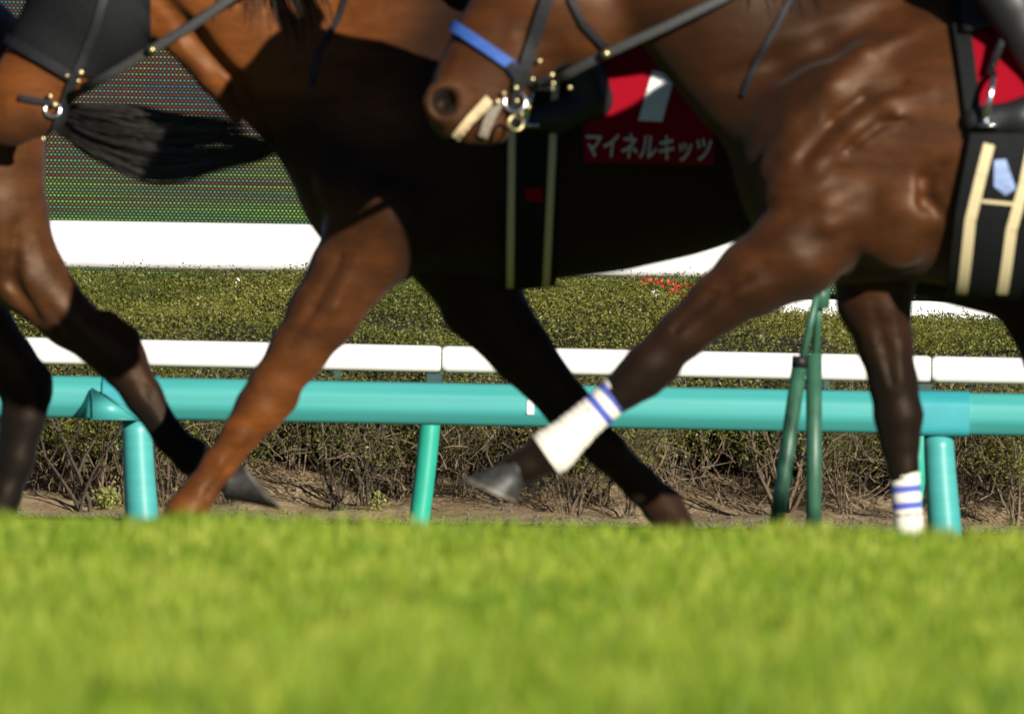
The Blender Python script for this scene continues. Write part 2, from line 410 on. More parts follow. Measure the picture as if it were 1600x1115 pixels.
# bare stems: every bush of the hedge gets its own stem cluster
def stem_cluster(x, y, ntw, hgt, spread, rad):
    V, Fc, LP = [], [], []
    def limb(p, d, L, r, depth):
        k = max(3, int(L / 0.05)); pts = [p]
        for i in range(k):
            d = (d + Vector((random.gauss(0, .10), random.gauss(0, .10), random.gauss(0.03, .06)))).normalized()
            p = p + d * (L / k); pts.append(p)
            if depth < 2 and i > 0 and random.random() < (0.42 if depth == 0 else .3):
                limb(p, (d + Vector((random.gauss(0, .6), random.gauss(0, .5), random.gauss(.1, .3)))).normalized(), L * random.uniform(.3, .6), r * .6, depth + 1)
            if depth >= 1 or i > k * .5: LP.append(p)
        base = len(V); n = 5 if r > .0035 else 3
        for i, q_ in enumerate(pts):
            rr = r * (1 - 0.65 * i / (len(pts) - 1))
            a, b_ = frame_dirs(pts[min(i + 1, len(pts) - 1)] - pts[max(i - 1, 0)])
            for j in range(n):
                t_ = 2 * math.pi * j / n; V.append(q_ + a * (math.cos(t_) * rr) + b_ * (math.sin(t_) * rr))
        for i in range(len(pts) - 1):
            for j in range(n): Fc.append((base + i * n + j, base + i * n + (j + 1) % n, base + (i + 1) * n + (j + 1) % n, base + (i + 1) * n + j))
    z = float(bank_z(np.array([x]), np.array([y]))[0]) - .01
    for i in range(ntw):
        a = random.uniform(0, 2 * math.pi); s_ = random.uniform(0.05, spread)
        d = Vector((math.cos(a) * s_, math.sin(a) * s_ * .7, 1)).normalized()
        limb(Vector((x + random.gauss(0, .018), y + random.gauss(0, .02), z)), d, hgt * random.uniform(.55, 1.15), rad * random.uniform(.5, 1.3), 0)
    return V, Fc, LP
lpts = []
x = -4.6
while x < 4.6:
    y = random.uniform(40.2, 41.5)
    thick = random.random() < .2
    V_, F_, LP = stem_cluster(x, y, random.randint(4, 7) if thick else random.randint(9, 16), random.uniform(.30, .44), random.uniform(.3, 1.1), random.uniform(.006, .010) if thick else random.uniform(.0022, .0042))
    link('stem', mesh_np('stem', np.array([p - HO for p in V_]), F_), M[random.choice(('bark', 'bark_dark', 'bark_dark') if thick else ('bark', 'bark', 'bark_dark', 'bark_pale'))], hedge)
    k = .5 if thick else .9
    lpts += [p for p in LP if p.z > 0.08 and random.random() < k]
    x += random.uniform(0.035, 0.11)
# fine tangle of dead twiglets between the stems
NT_ = 26000
tx = rng.uniform(-4.7, 4.7, NT_); ty = rng.uniform(40.2, 41.6, NT_); tz = bank_z(tx, ty) + rng.random(NT_) ** .7 * .36
sel = rng.random(NT_) < np.clip(vnoise(np.stack([tx, ty * .4, tz], 1), 3.0, 51) * 2.2 - .45, 0, 1); tx, ty, tz = tx[sel], ty[sel], tz[sel]
paths = []
for a_, b_, c_ in zip(tx, ty, tz):
    d = np.array([rng.normal(0, .6), rng.normal(0, .4), rng.normal(.55, .5)]); d /= np.linalg.norm(d); L_ = rng.uniform(.03, .13)
    k1 = d + rng.normal(0, .35, 3); p0 = np.array([a_, b_, c_]) - np.array(HO); paths.append(np.stack([p0, p0 + d * L_ * .5, p0 + (d + k1) * L_ * .5]))
for nm_, pa in (('bark', paths[0::3]), ('bark_dark', paths[1::3]), ('bark_pale', paths[2::3])): tag(strands('twig_tangle', hedge, pa, .0017, M[nm_]), kind='stuff')
# sparse leaves on those stems
bk = rng.random((26000, 3)) * [9.4, .7, .34] + [-4.7, 41.05, .06]
lp = np.array([tuple(p) for p in lpts]); lp = np.repeat(lp, 16, 0)
hh = np.clip((lp[:, 2] - 0.02) / .26, 0, 1); kp = rng.random(len(lp)) < hh * (0.1 + 1.3 * vnoise(lp, 3.3, 40))
lp = lp[kp]; lp += rng.normal(0, .03, lp.shape)
bkeep = rng.random(len(bk)) < np.clip((bk[:, 2] - .05) / .22, 0, 1) * (0.15 + vnoise(bk, 4, 44)) ; bk = bk[bkeep]; bk = bk[bk[:, 2] > bank_z(bk[:, 0], bk[:, 1]) + .01]; lp = np.concatenate([lp, bk])
v, f, t = leaves(lp - np.array(HO), np.tile([0, -.6, .6], (len(lp), 1)), 0.0062, np.clip(.3 + rng.normal(0, .25, len(lp)), 0, 1), 1.2)
me = mesh_np('low_foliage', v, f); attr(me, 'tint', t)
tag(link('low_foliage', me, M['leaf'], hedge), kind='stuff')
# little red and white blossoms on top of the hedge near the right horse
for nm, mt, spots, lab in (('red_flower', 'flower_red', [(1030, 441), (1043, 443), (1050, 456), (1058, 466), (1066, 460), (1040, 462), (1072, 446), (1008, 438), (1060, 448)], 'small red blossoms on the hedge top under the wide white barrier'),
                      ('white_flower', 'flower_white', [(1052, 470), (1020, 458), (905, 458), (372, 441), (1200, 478)], 'small pale blossoms scattered along the hedge top')):
    fv = []
    for (a, b_) in spots:
        c = np.array(at(a, b_, 42.6))
        m_ = 9 if nm[0] == 'r' else 5
        fv.append(c + rng.normal(0, 1, (m_, 3)) * [.016, .02, .008])
    fv = np.concatenate(fv)
    v, f, t = leaves(fv, np.tile([0, -.8, .5], (len(fv), 1)), 0.0085, np.zeros(len(fv)), .8)
    tag(link(nm, mesh_np(nm, v, f), M[mt]), lab, 'flowers', kind='stuff')
# weeds on the soil
for (px_, py_, Y_, m_, w_, h_, lab) in ((168, 785, 40.3, 420, .035, .045, 'small pale yellow-green weed on the soil left of the teal post'),
                                   (268, 775, 40.4, 60, .05, .03, 'thin green seedling on the soil beside the orange brown foreleg'),
                                   (590, 780, 40.4, 90, .03, .04, 'small green weed among twigs left of the sea-green post')):
    c = at(px_, py_, Y_); zg = float(bank_z(np.array([c.x]), np.array([Y_]))[0])
    lp = rng.normal(0, 1, (m_, 3)) * [w_ * .6, w_ * .6, h_ * .45] + [c.x, Y_, zg + h_ * .8]
    lp[:, 2] = np.maximum(lp[:, 2], zg + .004)
    wd = tag(empty('weed', (c.x, Y_, zg)), lab, 'weed')
    v, f, t = leaves(lp - np.array([c.x, Y_, zg]), np.tile([0, -.6, .6], (m_, 1)), 0.007, rng.random(m_), 1)
    me = mesh_np('leaves', v, f); attr(me, 'tint', t); tag(link('leaves', me, M['weed'], wd), kind='stuff')

# ------------------------------------------------------------------ rails
def line(p0, p1, Y0, Y1):
    a, b_ = at(p0[0], p0[1], Y0), at(p1[0], p1[1], Y1)
    return lambda px_: a + (b_ - a) * ((px_ - p0[0]) / (p1[0] - p0[0]))
def long_tube(name, pts, ry, rz, power, mat, parent, n=28, round_end=0.0):
    bm = bmesh.new(); pts = [Vector(p) - parent.location for p in pts]
    if round_end:
        d = (pts[1] - pts[0]).normalized()
        pts = [pts[0], pts[0] + d * round_end * .35, pts[0] + d * round_end] + [pts[-1] - d * round_end, pts[-1] - d * round_end * .35, pts[-1]]
        rad = [rz * .86, rz * .955, rz, rz, rz * .955, rz * .86]
    else: rad = [rz] * len(pts)
    tube(bm, pts, rad, n, 1.0, True, 0, power)
    # tube's axes are vertical and depth for a rail that runs along x; squash depth
    c = sum((v.co.y for v in bm.verts)) / len(bm.verts)
    for v in bm.verts: v.co.y = c + (v.co.y - c) * ry / rz
    me = bm_mesh(name, bm, True)
    try: me.set_sharp_from_angle(angle=R(40))
    except Exception: pass
    return link(name, me, mat, parent)
def prof_bar(name, p0, p1, prof, mat, parent, cap_in=0.0):
    """bar with a moulded section: prof = (depth, height) points, closed; ends drawn in a little"""
    bm = bmesh.new(); p0, p1 = Vector(p0) - parent.location, Vector(p1) - parent.location; d = (p1 - p0); Ln = d.length; rings = []
    pr = []
    for i, (y, z) in enumerate(prof):              # round the corners
        (y0, z0), (y2, z2) = prof[i - 1], prof[(i + 1) % len(prof)]
        A, B, C = Vector((y0, z0)), Vector((y, z)), Vector((y2, z2)); r = min((A - B).length, (C - B).length) * .3
        a, c = B + (A - B).normalized() * r, B + (C - B).normalized() * r
        pr += [(a * (1 - t) ** 2 + B * 2 * t * (1 - t) + c * t * t) for t in (0, .25, .5, .75, 1)]
    for t, k in ((0, 1 - cap_in), (cap_in * .02 / Ln, 1), (1 - cap_in * .02 / Ln, 1), (1, 1 - cap_in)):
        rings.append([bm.verts.new(p0 + d * t + Vector((0, q.x * k, q.y * k))) for q in pr])
    m = len(pr)
    for i in range(3):
        for k in range(m): bm.faces.new((rings[i][k], rings[i][(k + 1) % m], rings[i + 1][(k + 1) % m], rings[i + 1][k]))
    bm.faces.new(rings[0]); bm.faces.new(rings[-1])
    bmesh.ops.recalc_face_normals(bm, faces=bm.faces[:])
    me = bm_mesh(name, bm, True)
    try: me.set_sharp_from_angle(angle=R(38))
    except Exception: pass
    return link(name, me, mat, parent)
# teal rail
YT = 36.0
tl = line((80, 619.5), (1580, 647.5), YT, YT)
teal_rail = tag(empty('running_rail', tl(800) * 1.0), 'thick teal running rail on matching teal posts, nearest of the fences behind the horses', 'rail')
joints = [-1250 + 20, 175 + 20, 1480, 2740]
H_T = 33.0 / F * YT
ends = [-1050, 205, 1476, 2747]
TPROF = [(y * .058, z * H_T) for y, z in ((-1, .45), (-1, -.38), (-.42, -1), (.42, -1), (1, -.38), (1, .45), (.45, 1), (-.45, 1))]
for i in range(3):
    prof_bar('rail_section', tl(ends[i] + 1), tl(ends[i + 1] - 1), TPROF, M['teal'], teal_rail, .1)
def teal_post(px_top, lean):
    T = tl(px_top)
    bm = bmesh.new()
    a = T + Vector((.017 if px_top < 800 else -.006, 0.0, -H_T * .8)) - teal_rail.location
    z0 = -0.02 - teal_rail.location.z
    pts = []
    for k in range(9):
        t = k / 8
        z = a.z + (z0 - a.z) * t
        bow = lean * (t ** 1.3)
        pts.append(Vector((a.x + bow, a.y, z)))
    pts[0].z = T.z - teal_rail.location.z - H_T * 1.05
    tube(bm, pts, [0.044 + 0.001 * k for k in range(9)], 24)
    me = bm_mesh('post', bm, True)
    link('post', me, M['teal'], teal_rail)
    # sleeve that wraps the rail over the post, and a faceted gusset in front of it
    prof_bar('sleeve', T + Vector((-.085, 0, 0)), T + Vector((.084, 0, 0)), [(y * .058, z * H_T) for y, z in ((-1.16, .55), (-1.16, -1.08), (1.16, -1.08), (1.16, .55), (.5, 1.07), (-.5, 1.07))], M['teal_sleeve'], teal_rail, .06)
    bm = bmesh.new()
    def q(dx, dy, dz): return bm.verts.new(T + Vector((dx, dy, dz)) - teal_rail.location)
    A, B, C, D, E = q(-.118, -.060, H_T * .62), q(-.168, -.050, -H_T), q(-.115, -.125, -H_T * 1.02), q(.03, -.110, -H_T * 1.02), q(.045, -.062, -H_T * .9)
    for fc in ((A, B, C), (A, C, D), (A, D, E), (B, E, D, C), (A, E, B)): bm.faces.new(fc)
    bmesh.ops.bevel(bm, geom=bm.edges[:], offset=.006, segments=2, affect='EDGES')
    bmesh.ops.recalc_face_normals(bm, faces=bm.faces[:])
    return bm_mesh('bracket', bm, True)
for px_, lean, g in ((205, 0.03, True), (1470, 0.036, False), (-1050, .02, True), (2745, 0.02, True)):
    me = teal_post(px_, lean)
    if g: link('bracket', me, M['teal'], teal_rail)
bm = bmesh.new(); c = tl(829) + Vector((0, -.0585, -.004))
box(bm, c - teal_rail.location, (.020, .006, .042)); link('reflector', bm_mesh('reflector', bm), M['white_paint'], teal_rail)
# white rail behind it
YW = 38.0
wl = line((40, 547.5), (1590, 579.5), YW, YW)
H_W = 21.0 / F * YW
white_rail = tag(empty('running_rail', wl(800) * 1.0), 'slim white running rail on sea-green posts between teal rail and hedge', 'rail')
we = [-840, -75, 690, 1455, 2220, 2990]
for i in range(5):
    long_tube('rail_section', [wl(we[i] + 1.2), wl(we[i + 1] - 1.2)], 0.045, H_W, 3.4, M['white_paint'], white_rail, 28, 0.018)
for px_ in we:
    J = wl(px_)
    bm = bmesh.new(); box(bm, J + Vector((-.022, 0, -H_W - .018)) - white_rail.location, (.055, .05, .034))
    bmesh.ops.bevel(bm, geom=bm.edges[:], offset=.004, segments=1, affect='EDGES')
    link('bracket', bm_mesh('bracket', bm), M['dark_metal'], white_rail)
    bm = bmesh.new()
    pts = []; z1 = J.z - H_W - .034; z0 = -.02
    for k in range(9):
        t = k / 8
        pts.append(Vector((J.x - .028 - 0.042 * t ** 1.5, J.y, z1 + (z0 - z1) * t)) - white_rail.location)
    tube(bm, pts, 0.033, 20); link('post', bm_mesh('post', bm, True), M['green_post'], white_rail)
for px_ in (1292, 527, 2057):
    J = wl(px_); bm = bmesh.new()
    box(bm, J + Vector((0, 0, -H_W - .012)) - white_rail.location, (.018, .04, .026)); link('clip', bm_mesh('clip', bm), M['dark_metal'], white_rail)
# wide white barrier far behind the hedge
YB = 47.0
bl = line((90, 381.5), (1150, 398.0), YB, YB)
H_B = 37.5 / F * YB
barrier = tag(empty('barrier_rail', bl(800) * 1.0), 'wide white barrier rail behind the hedge in front of the video screen', 'barrier')
for a, b_ in ((-1500, 2400),):
    long_tube('rail_section', [bl(a), bl(b_)], 0.07, H_B, 3.0, M['white_paint'], barrier, 28)
for px_ in (-900, -300, 640, 1230, 1900):
    J = bl(px_); bm = bmesh.new()
    tube(bm, [Vector((J.x, J.y, -.02)) - barrier.location, Vector((J.x, J.y, J.z - H_B * .9)) - barrier.location], .04, 14)
    link('post', bm_mesh('post', bm, True), M['white_paint'], barrier)

# ------------------------------------------------------------------ video screen
YS = 50.0
def screen_mat():
    m = NT('led_screen')
    sep = m.n('ShaderNodeSeparateXYZ'); m.l(m.coord(), sep.inputs[0])
    pw, ph = 6.25 / F * YS, 4.55 / F * YS
    v_ = m.math('DIVIDE', sep.outputs['Z'], ph)
    iv = m.math('FLOOR', v_); fv = m.math('SUBTRACT', m.math('FRACT', v_), 0.5)
    odd = m.math('MODULO', m.math('ADD', iv, 10000.0), 2.0)
    u_ = m.math('ADD', m.math('DIVIDE', sep.outputs['X'], pw), m.math('MULTIPLY', odd, 0.5))
    iu = m.math('FLOOR', u_); fu = m.math('SUBTRACT', m.math('FRACT', u_), 0.5)
    d2 = m.math('ADD', m.math('MULTIPLY', fu, fu), m.math('MULTIPLY', fv, m.math('MULTIPLY', fv, 0.75)))
    dot = m.math('LESS_THAN', d2, 0.085)
    # picture shown on the screen: slow colour fields plus row banding
    cv = m.n('ShaderNodeCombineXYZ'); m.l(m.math('MULTIPLY', iu, 0.03), cv.inputs[0]); m.l(m.math('MULTIPLY', iv, 0.06), cv.inputs[2])
    pic = m.noise(1.0, 3, cv.outputs[0])
    rv = m.n('ShaderNodeCombineXYZ'); m.l(m.math('MULTIPLY', iu, 0.01), rv.inputs[0]); m.l(m.math('MULTIPLY', iv, 0.9), rv.inputs[2])
    row = m.noise(1.0, 1, rv.outputs[0])
    wn = m.n('ShaderNodeTexWhiteNoise'); wn.noise_dimensions = '2D'
    c2 = m.n('ShaderNodeCombineXYZ'); m.l(iu, c2.inputs[0]); m.l(iv, c2.inputs[1]); m.l(c2.outputs[0], wn.inputs['Vector'])
    low = m.n('ShaderNodeMapRange'); m.l(sep.outputs['Z'], low.inputs[0])
    low.inputs[1].default_value = 1.42; low.inputs[2].default_value = 1.12; low.inputs[3].default_value = 0.0; low.inputs[4].default_value = 1.0
    alt = m.mix(m.ramp(pic, [(0.42, 0.0), (0.6, 1.0)]), (0.03, 0.14, 0.17), (0.20, 0.22, 0.07))
    grn = m.mix(m.ramp(row, [(0.4, 0.0), (0.6, 1.0)]), (0.10, 0.20, 0.12), (0.22, 0.42, 0.05))
    even = m.mix(low.outputs[0], alt, grn)
    red = m.mix(m.math('MULTIPLY', low.outputs[0], m.ramp(row, [(0.4, 0.0), (0.6, 1.0)])), (0.18, 0.022, 0.012), (0.13, 0.27, 0.03))
    cc = m.mix(odd, red, even)
    cc = m.mix(0.4, cc, m.ramp(wn.outputs['Value'], [(0, 0.55), (1, 1.0)]), 'MULTIPLY')
    em = m.mix(dot, (0.002, 0.006, 0.004), cc)
    m.base((0.004, 0.005, 0.005), 0.7, 0.1)
    m.l(em, m.b.inputs['Emission Color']); m.b.inputs['Emission Strength'].default_value = 1.0
    return m.m
scr = tag(empty('video_screen', (0, YS, 0)), 'huge led video screen with glowing coloured dots behind everything', 'screen')
zb = at(1480, 463, YS).z; x0s, x1s = -4.5, 4.5
def slab(name, x0, x1, y0, y1, z0, z1, mat, parent, bev=0.0):
    bm = bmesh.new(); box(bm, ((x0 + x1) / 2, (y0 + y1) / 2, (z0 + z1) / 2) - np.array(parent.location), (x1 - x0, y1 - y0, z1 - z0))
    if bev: bmesh.ops.bevel(bm, geom=bm.edges[:], offset=bev, segments=2, affect='EDGES')
    return link(name, bm_mesh(name, bm), mat, parent)
slab('display', x0s, x1s, YS, YS + .15, zb, zb + 4.6, screen_mat(), scr)
slab('housing', x0s - .1, x1s + .1, YS + .155, YS + .9, zb - .02, zb + 4.7, M['screen_frame'], scr)
slab('plinth', x0s - .3, x1s + .3, YS - .25, YS + .8, -.02, at(1480, 471, YS).z, M['white_paint'], scr)

# ------------------------------------------------------------------ green tripod pole
YP = 33.4
stand = tag(empty('pole_stand', at(1272, 900, YP)), 'green telescopic two-legged pole stand in front of the teal rail behind a horse', 'pole')
def leg(name, pts, rads, mats):
    for (a, b_, r, nm, mt, dy) in pts:
        bm = bmesh.new()
        tube(bm, [at(a[0], a[1], YP + dy) - stand.location, at(b_[0], b_[1], YP + dy) - stand.location], r, 16)
        link(nm, bm_mesh(nm, bm, True), M[mt], stand)
pxm = YP / F
leg('leg', [((1272, 552), (1271, 905), 12.5 * pxm, 'leg_sleeve', 'green_paint', 0), ((1283, 430), (1274, 556), 6.5 * pxm, 'leg', 'green_paint', 0),
            ((1250, 566), (1200, 910), 12 * pxm, 'leg_sleeve', 'green_paint', -.08), ((1281, 440), (1251, 572), 6 * pxm, 'leg', 'green_paint', -.04),
            ((1251, 556), (1249.6, 574), 13.2 * pxm, 'collar', 'leather', -.08),
            ((1283, 320), (1283, 470), 9 * pxm, 'mast', 'green_paint', .01), ((1283, 440), (1282, 482), 14 * pxm, 'clamp', 'green_paint', -.01)], 0, 0)

# ------------------------------------------------------------------ implicit surfaces for animals and riders
class Field:
    def __init__(s, lo, hi, h):
        s.lo = np.array(lo, float); s.h = h
        s.n = np.ceil((np.array(hi) - s.lo) / h).astype(int) + 1
        s.f = np.full(s.n, 0.5, np.float32)
    def _sub(s, lo, hi):
        a = np.clip(np.floor((lo - s.lo) / s.h).astype(int), 0, s.n); b_ = np.clip(np.ceil((hi - s.lo) / s.h).astype(int) + 1, 0, s.n)
        sl = tuple(slice(a[k], b_[k]) for k in range(3))
        g = [s.lo[k] + s.h * np.arange(a[k], b_[k]) for k in range(3)]
        return sl, g[0][:, None, None], g[1][None, :, None], g[2][None, None, :]
    def _merge(s, sl, d, k, cut=False):
        f = s.f[sl]
        if f.size == 0: return
        if cut:
            d = -d; hh = np.clip(0.5 - 0.5 * (d - f) / k, 0, 1) ; s.f[sl] = f * hh + d * (1 - hh) + k * hh * (1 - hh)
        else:
            hh = np.clip(0.5 + 0.5 * (d - f) / k, 0, 1); s.f[sl] = d * (1 - hh) + f * hh - k * hh * (1 - hh)
    def cone(s, a, b_, ra, rb, sy=1.0, k=0.03, cut=False):
        a = np.array(a, float); b_ = np.array(b_, float); m = max(ra, rb) + 2.5 * k + 2 * s.h
        sl, x, y, z = s._sub(np.minimum(a, b_) - m, np.maximum(a, b_) + m)
        ax, ay, az = a; bx, by, bz = b_ - a; by *= sy
        L = bx * bx + by * by + bz * bz + 1e-9
        yy = (y - ay) * sy
        t = np.clip(((x - ax) * bx + yy * by + (z - az) * bz) / L, 0, 1)
        d = np.sqrt((x - ax - t * bx) ** 2 + (yy - t * by) ** 2 + (z - az - t * bz) ** 2) - (ra + (rb - ra) * t)
        s._merge(sl, d / max(1, sy * .8), k, cut)
    def chain(s, pts, k=0.02, sy=1.0):
        for p, q_ in zip(pts[:-1], pts[1:]): s.cone(p[:3], q_[:3], p[3], q_[3], sy, k)
    def ell(s, c, r, k=0.03, roty=0.0, cut=False):
        c = np.array(c, float); r = np.array(r, float); m = max(r) + 2.5 * k + 2 * s.h
        sl, x, y, z = s._sub(c - m, c + m)
        X, Z = x - c[0], z - c[2]; ca, sa = math.cos(roty), math.sin(roty)
        X, Z = X * ca - Z * sa, X * sa + Z * ca
        q_ = np.sqrt((X / r[0]) ** 2 + ((y - c[1]) / r[1]) ** 2 + (Z / r[2]) ** 2)
        s._merge(sl, (q_ - 1) * r.min() * (0.5 + 0.5 * r.max() / r.min()) / (r.max() / r.min()) ** .5, k, cut)
    def mesh(s):
        f = s.f; n = f.shape; ins = f < 0
        acc = np.zeros((n[0] - 1, n[1] - 1, n[2] - 1, 3)); cnt = np.zeros(acc.shape[:3])
        nz = np.zeros(acc.shape[:3], bool)
        c8 = sum(ins[i:n[0] - 1 + i, j:n[1] - 1 + j, l:n[2] - 1 + l].astype(np.int8) for i in (0, 1) for j in (0, 1) for l in (0, 1))
        act = np.argwhere((c8 > 0) & (c8 < 8))
        I, J, K = act.T
        cor = {(i, j, l): f[I + i, J + j, K + l] for i in (0, 1) for j in (0, 1) for l in (0, 1)}
        p = np.zeros((len(act), 3)); c = np.zeros(len(act))
        for ax in range(3):
            for u in (0, 1):
                for v in (0, 1):
                    a = [u, v]; a.insert(ax, 0); b_ = [u, v]; b_.insert(ax, 1)
                    fa, fb = cor[tuple(a)], cor[tuple(b_)]
                    m = (fa < 0) != (fb < 0)
                    t = np.where(m, fa / np.where(m, fa - fb, 1), 0)
                    q_ = np.tile(np.array(a, float), (len(act), 1)); q_[:, ax] = t
                    p += q_ * m[:, None]; c += m
        vid = np.full((n[0] - 1, n[1] - 1, n[2] - 1), -1); vid[I, J, K] = np.arange(len(act))
        P = s.lo + s.h * (act + p / c[:, None])
        Q = []
        for ax in range(3):
            sl0 = [slice(1, n[k] - 1) for k in range(3)]; sl0[ax] = slice(0, n[ax] - 1); sl1 = list(sl0); sl1[ax] = slice(1, n[ax])
            A, B = ins[tuple(sl0)], ins[tuple(sl1)]
            e = np.argwhere(A != B)
            if not len(e): continue
            flip = A[tuple(e.T)]
            e = e + [0 if k == ax else 1 for k in range(3)]
            o1, o2 = [(1, 2), (2, 0), (0, 1)][ax]
            def cell(d1, d2):
                g = e.copy(); g[:, o1] -= d1; g[:, o2] -= d2; return vid[tuple(g.T)]
            qd = np.stack([cell(1, 1), cell(0, 1), cell(0, 0), cell(1, 0)], 1)
            qd[~flip] = qd[~flip][:, ::-1]
            Q.append(qd)
        return P, np.concatenate(Q)
def relax(P, Q, it=2, lam=0.5):
    e = np.concatenate([Q[:, [0, 1]], Q[:, [1, 2]], Q[:, [2, 3]], Q[:, [3, 0]]]); e = np.concatenate([e, e[:, ::-1]])
    deg = np.bincount(e[:, 0], minlength=len(P))[:, None]
    for i in range(it):
        for l in (lam, -lam * .95):
            s_ = np.stack([np.bincount(e[:, 0], P[e[:, 1], k], len(P)) for k in range(3)], 1)
            P = P + l * (s_ / deg - P)
    return P

class Horse:
    def __init__(s, name, label, girth_px, Yc):
        s.Y = Yc; g = at(girth_px, 0, Yc)
        s.o = Vector((g.x, Yc, 0))
        s.root = tag(empty(name, s.o), label, 'horse')
        s.k = Yc / F
        s.F = Field((-2.0, -.46, -.06), (1.75, .46, 2.35), 0.0105)
    def L(s, px_, py_, dy=0.0):
        return at(px_, py_, s.Y + dy) - s.o
    def pc(s, lst, dy=0.0):
        """pixel chain (x, y, r[, dy]) -> local chain"""
        out = []
        for q_ in lst:
            p = s.L(q_[0], q_[1], q_[3] if len(q_) > 3 else dy); out.append((p.x, p.y, p.z, q_[2] * s.k))
        return out
    def skin(s, px_, py_, side=-1):
        p = s.L(px_, py_, -.15); i = int(round((p.x - s.F.lo[0]) / s.F.h)); k = int(round((p.z - s.F.lo[2]) / s.F.h))
        colm = s.F.f[i, :, k] < 0
        if not colm.any(): return p
        j = colm.argmax() if side < 0 else len(colm) - 1 - colm[::-1].argmax()
        return Vector((p.x, s.F.lo[1] + s.F.h * j, p.z))
    def ridge(s, pts, r, proud=.006, k=.018, cut=False):
        """raised muscle or vein (or groove, with cut) along pixel points on the near flank"""
        q_ = [s.skin(a, b_) for a, b_ in pts]
        q_ = [p + Vector((0, (r - proud) * (-1 if cut else 1), 0)) for p in q_]
        for i, (a, b_) in enumerate(zip(q_[:-1], q_[1:])):
            ra = r * (.55 if i == 0 else 1); rb = r * (.55 if i == len(q_) - 2 else 1)
            s.F.cone(tuple(a), tuple(b_), ra, rb, 1.0, k, cut)
    def torso(s):
        f = s.F
        for a, b_ in (((-.30, 1.17, .33), (0, 1.17, .355)), ((0, 1.17, .355), (.2, 1.19, .345)), ((.2, 1.19, .345), (.38, 1.215, .325)), ((.38, 1.215, .325), (.62, 1.25, .285)), ((.62, 1.25, .285), (.85, 1.27, .27))):
            f.cone((a[0], 0, a[1]), (b_[0], 0, b_[1]), a[2], b_[2], 1.28, .06)
        f.cone((-.22, 0, 1.47), (.15, 0, 1.44), .09, .10, 1.3, .10)                   # withers
        f.cone((.15, 0, 1.40), (.6, 0, 1.44), .12, .13, .9, .08)                       # back
        f.ell((.80, 0, 1.34), (.34, .26, .24), .08)                                    # croup
        f.ell((-.36, 0, 1.05), (.215, .19, .235), .06)                                 # breast
        for y in (-1, 1):
            f.cone((-.12, y * .10, 1.42), (-.44, y * .165, 1.06), .10, .105, 1.35, .035)  # shoulder blade
            f.cone((-.02, y * .14, 1.38), (-.20, y * .20, 1.00), .09, .10, 1.5, .03)      # triceps
            f.cone((-.44, y * .165, 1.06), (-.22, y * .17, .93), .09, .085, 1.2, .03)
            f.ell((-.43, y * .095, .985), (.10, .085, .12), .025)                         # pectoral
            f.ell((.93, y * .13, 1.20), (.24, .135, .30), .05, R(-15))                    # buttock
            f.cone((.78, y * .13, 1.42), (.66, y * .17, 1.05), .16, .11, 1.2, .05)        # front of thigh
    def neckhead(s, neck, head, cheek, muz, chin, poll, nostril=True):
        f = s.F
        f.chain(neck, .05, 1.75)
        f.chain(head, .03, 1.75)
        c, r = cheek
        f.ell(c, (r, r * .56, r * 1.0), .03)
        f.ell(*muz); f.ell(*chin)
    def finish(s, mat, points=0.0, zlo=.45, zhi=.72, extra=None):
        P, Q = s.F.mesh(); P = relax(P, Q, 3)
        s.P, s.Q = P, Q
        me = mesh_np('body', P, Q)
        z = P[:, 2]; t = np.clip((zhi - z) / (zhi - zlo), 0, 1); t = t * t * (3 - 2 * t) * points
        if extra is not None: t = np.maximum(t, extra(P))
        attr(me, 'points', t)  # dark points, plus any coat shade painted in through extra
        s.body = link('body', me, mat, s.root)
        return s.body
    def shell(s, name, polys, off, mats, thick=0.004, side=None, parent=None, smooth=True):
        """cut convex pixel polygons out of the body surface and lift them off as a fitted sheet"""
        nrm = np.zeros_like(s.P); tri_n = np.cross(s.P[s.Q[:, 2]] - s.P[s.Q[:, 0]], s.P[s.Q[:, 3]] - s.P[s.Q[:, 1]])
        for k in range(4): np.add.at(nrm, s.Q[:, k], tri_n)
        nrm /= np.linalg.norm(nrm, axis=1)[:, None] + 1e-9
        cen = s.P[s.Q].mean(1)
        allbm = bmesh.new()
        for item in polys:
            poly, mi = item if isinstance(item[1], int) else (item, 0)
            pl = [Vector((s.L(a, b_, -.1).x, s.L(a, b_, -.1).z)) for a, b_ in poly]
            ar = sum(pl[i].x * pl[(i + 1) % len(pl)].y - pl[(i + 1) % len(pl)].x * pl[i].y for i in range(len(pl)))
            if ar < 0: pl = pl[::-1]
            x0, x1 = min(p.x for p in pl) - .03, max(p.x for p in pl) + .03; z0, z1 = min(p.y for p in pl) - .03, max(p.y for p in pl) + .03
            m = (cen[:, 0] > x0) & (cen[:, 0] < x1) & (cen[:, 2] > z0) & (cen[:, 2] < z1)
            if side: m &= cen[:, 1] * side > -0.0
            if side: m &= nrm[s.Q].mean(1)[:, 1] * side > -0.25
            qs = s.Q[m]
            if not len(qs): continue
            u, inv = np.unique(qs, return_inverse=True); inv = inv.reshape(qs.shape)
            PV = s.P[u] + nrm[u] * off
            bm = bmesh.new(); vs = [bm.verts.new(p) for p in PV]
            for r_ in inv:
                try: bm.faces.new([vs[i] for i in r_])
                except ValueError: pass
            for i in range(len(pl)):
                a, b_ = pl[i], pl[(i + 1) % len(pl)]
                nn = Vector((b_.y - a.y, 0, -(b_.x - a.x)))
                if nn.length < 1e-6: continue
                bmesh.ops.bisect_plane(bm, geom=bm.verts[:] + bm.edges[:] + bm.faces[:], plane_co=(a.x, 0, a.y), plane_no=nn.normalized(), clear_outer=True)
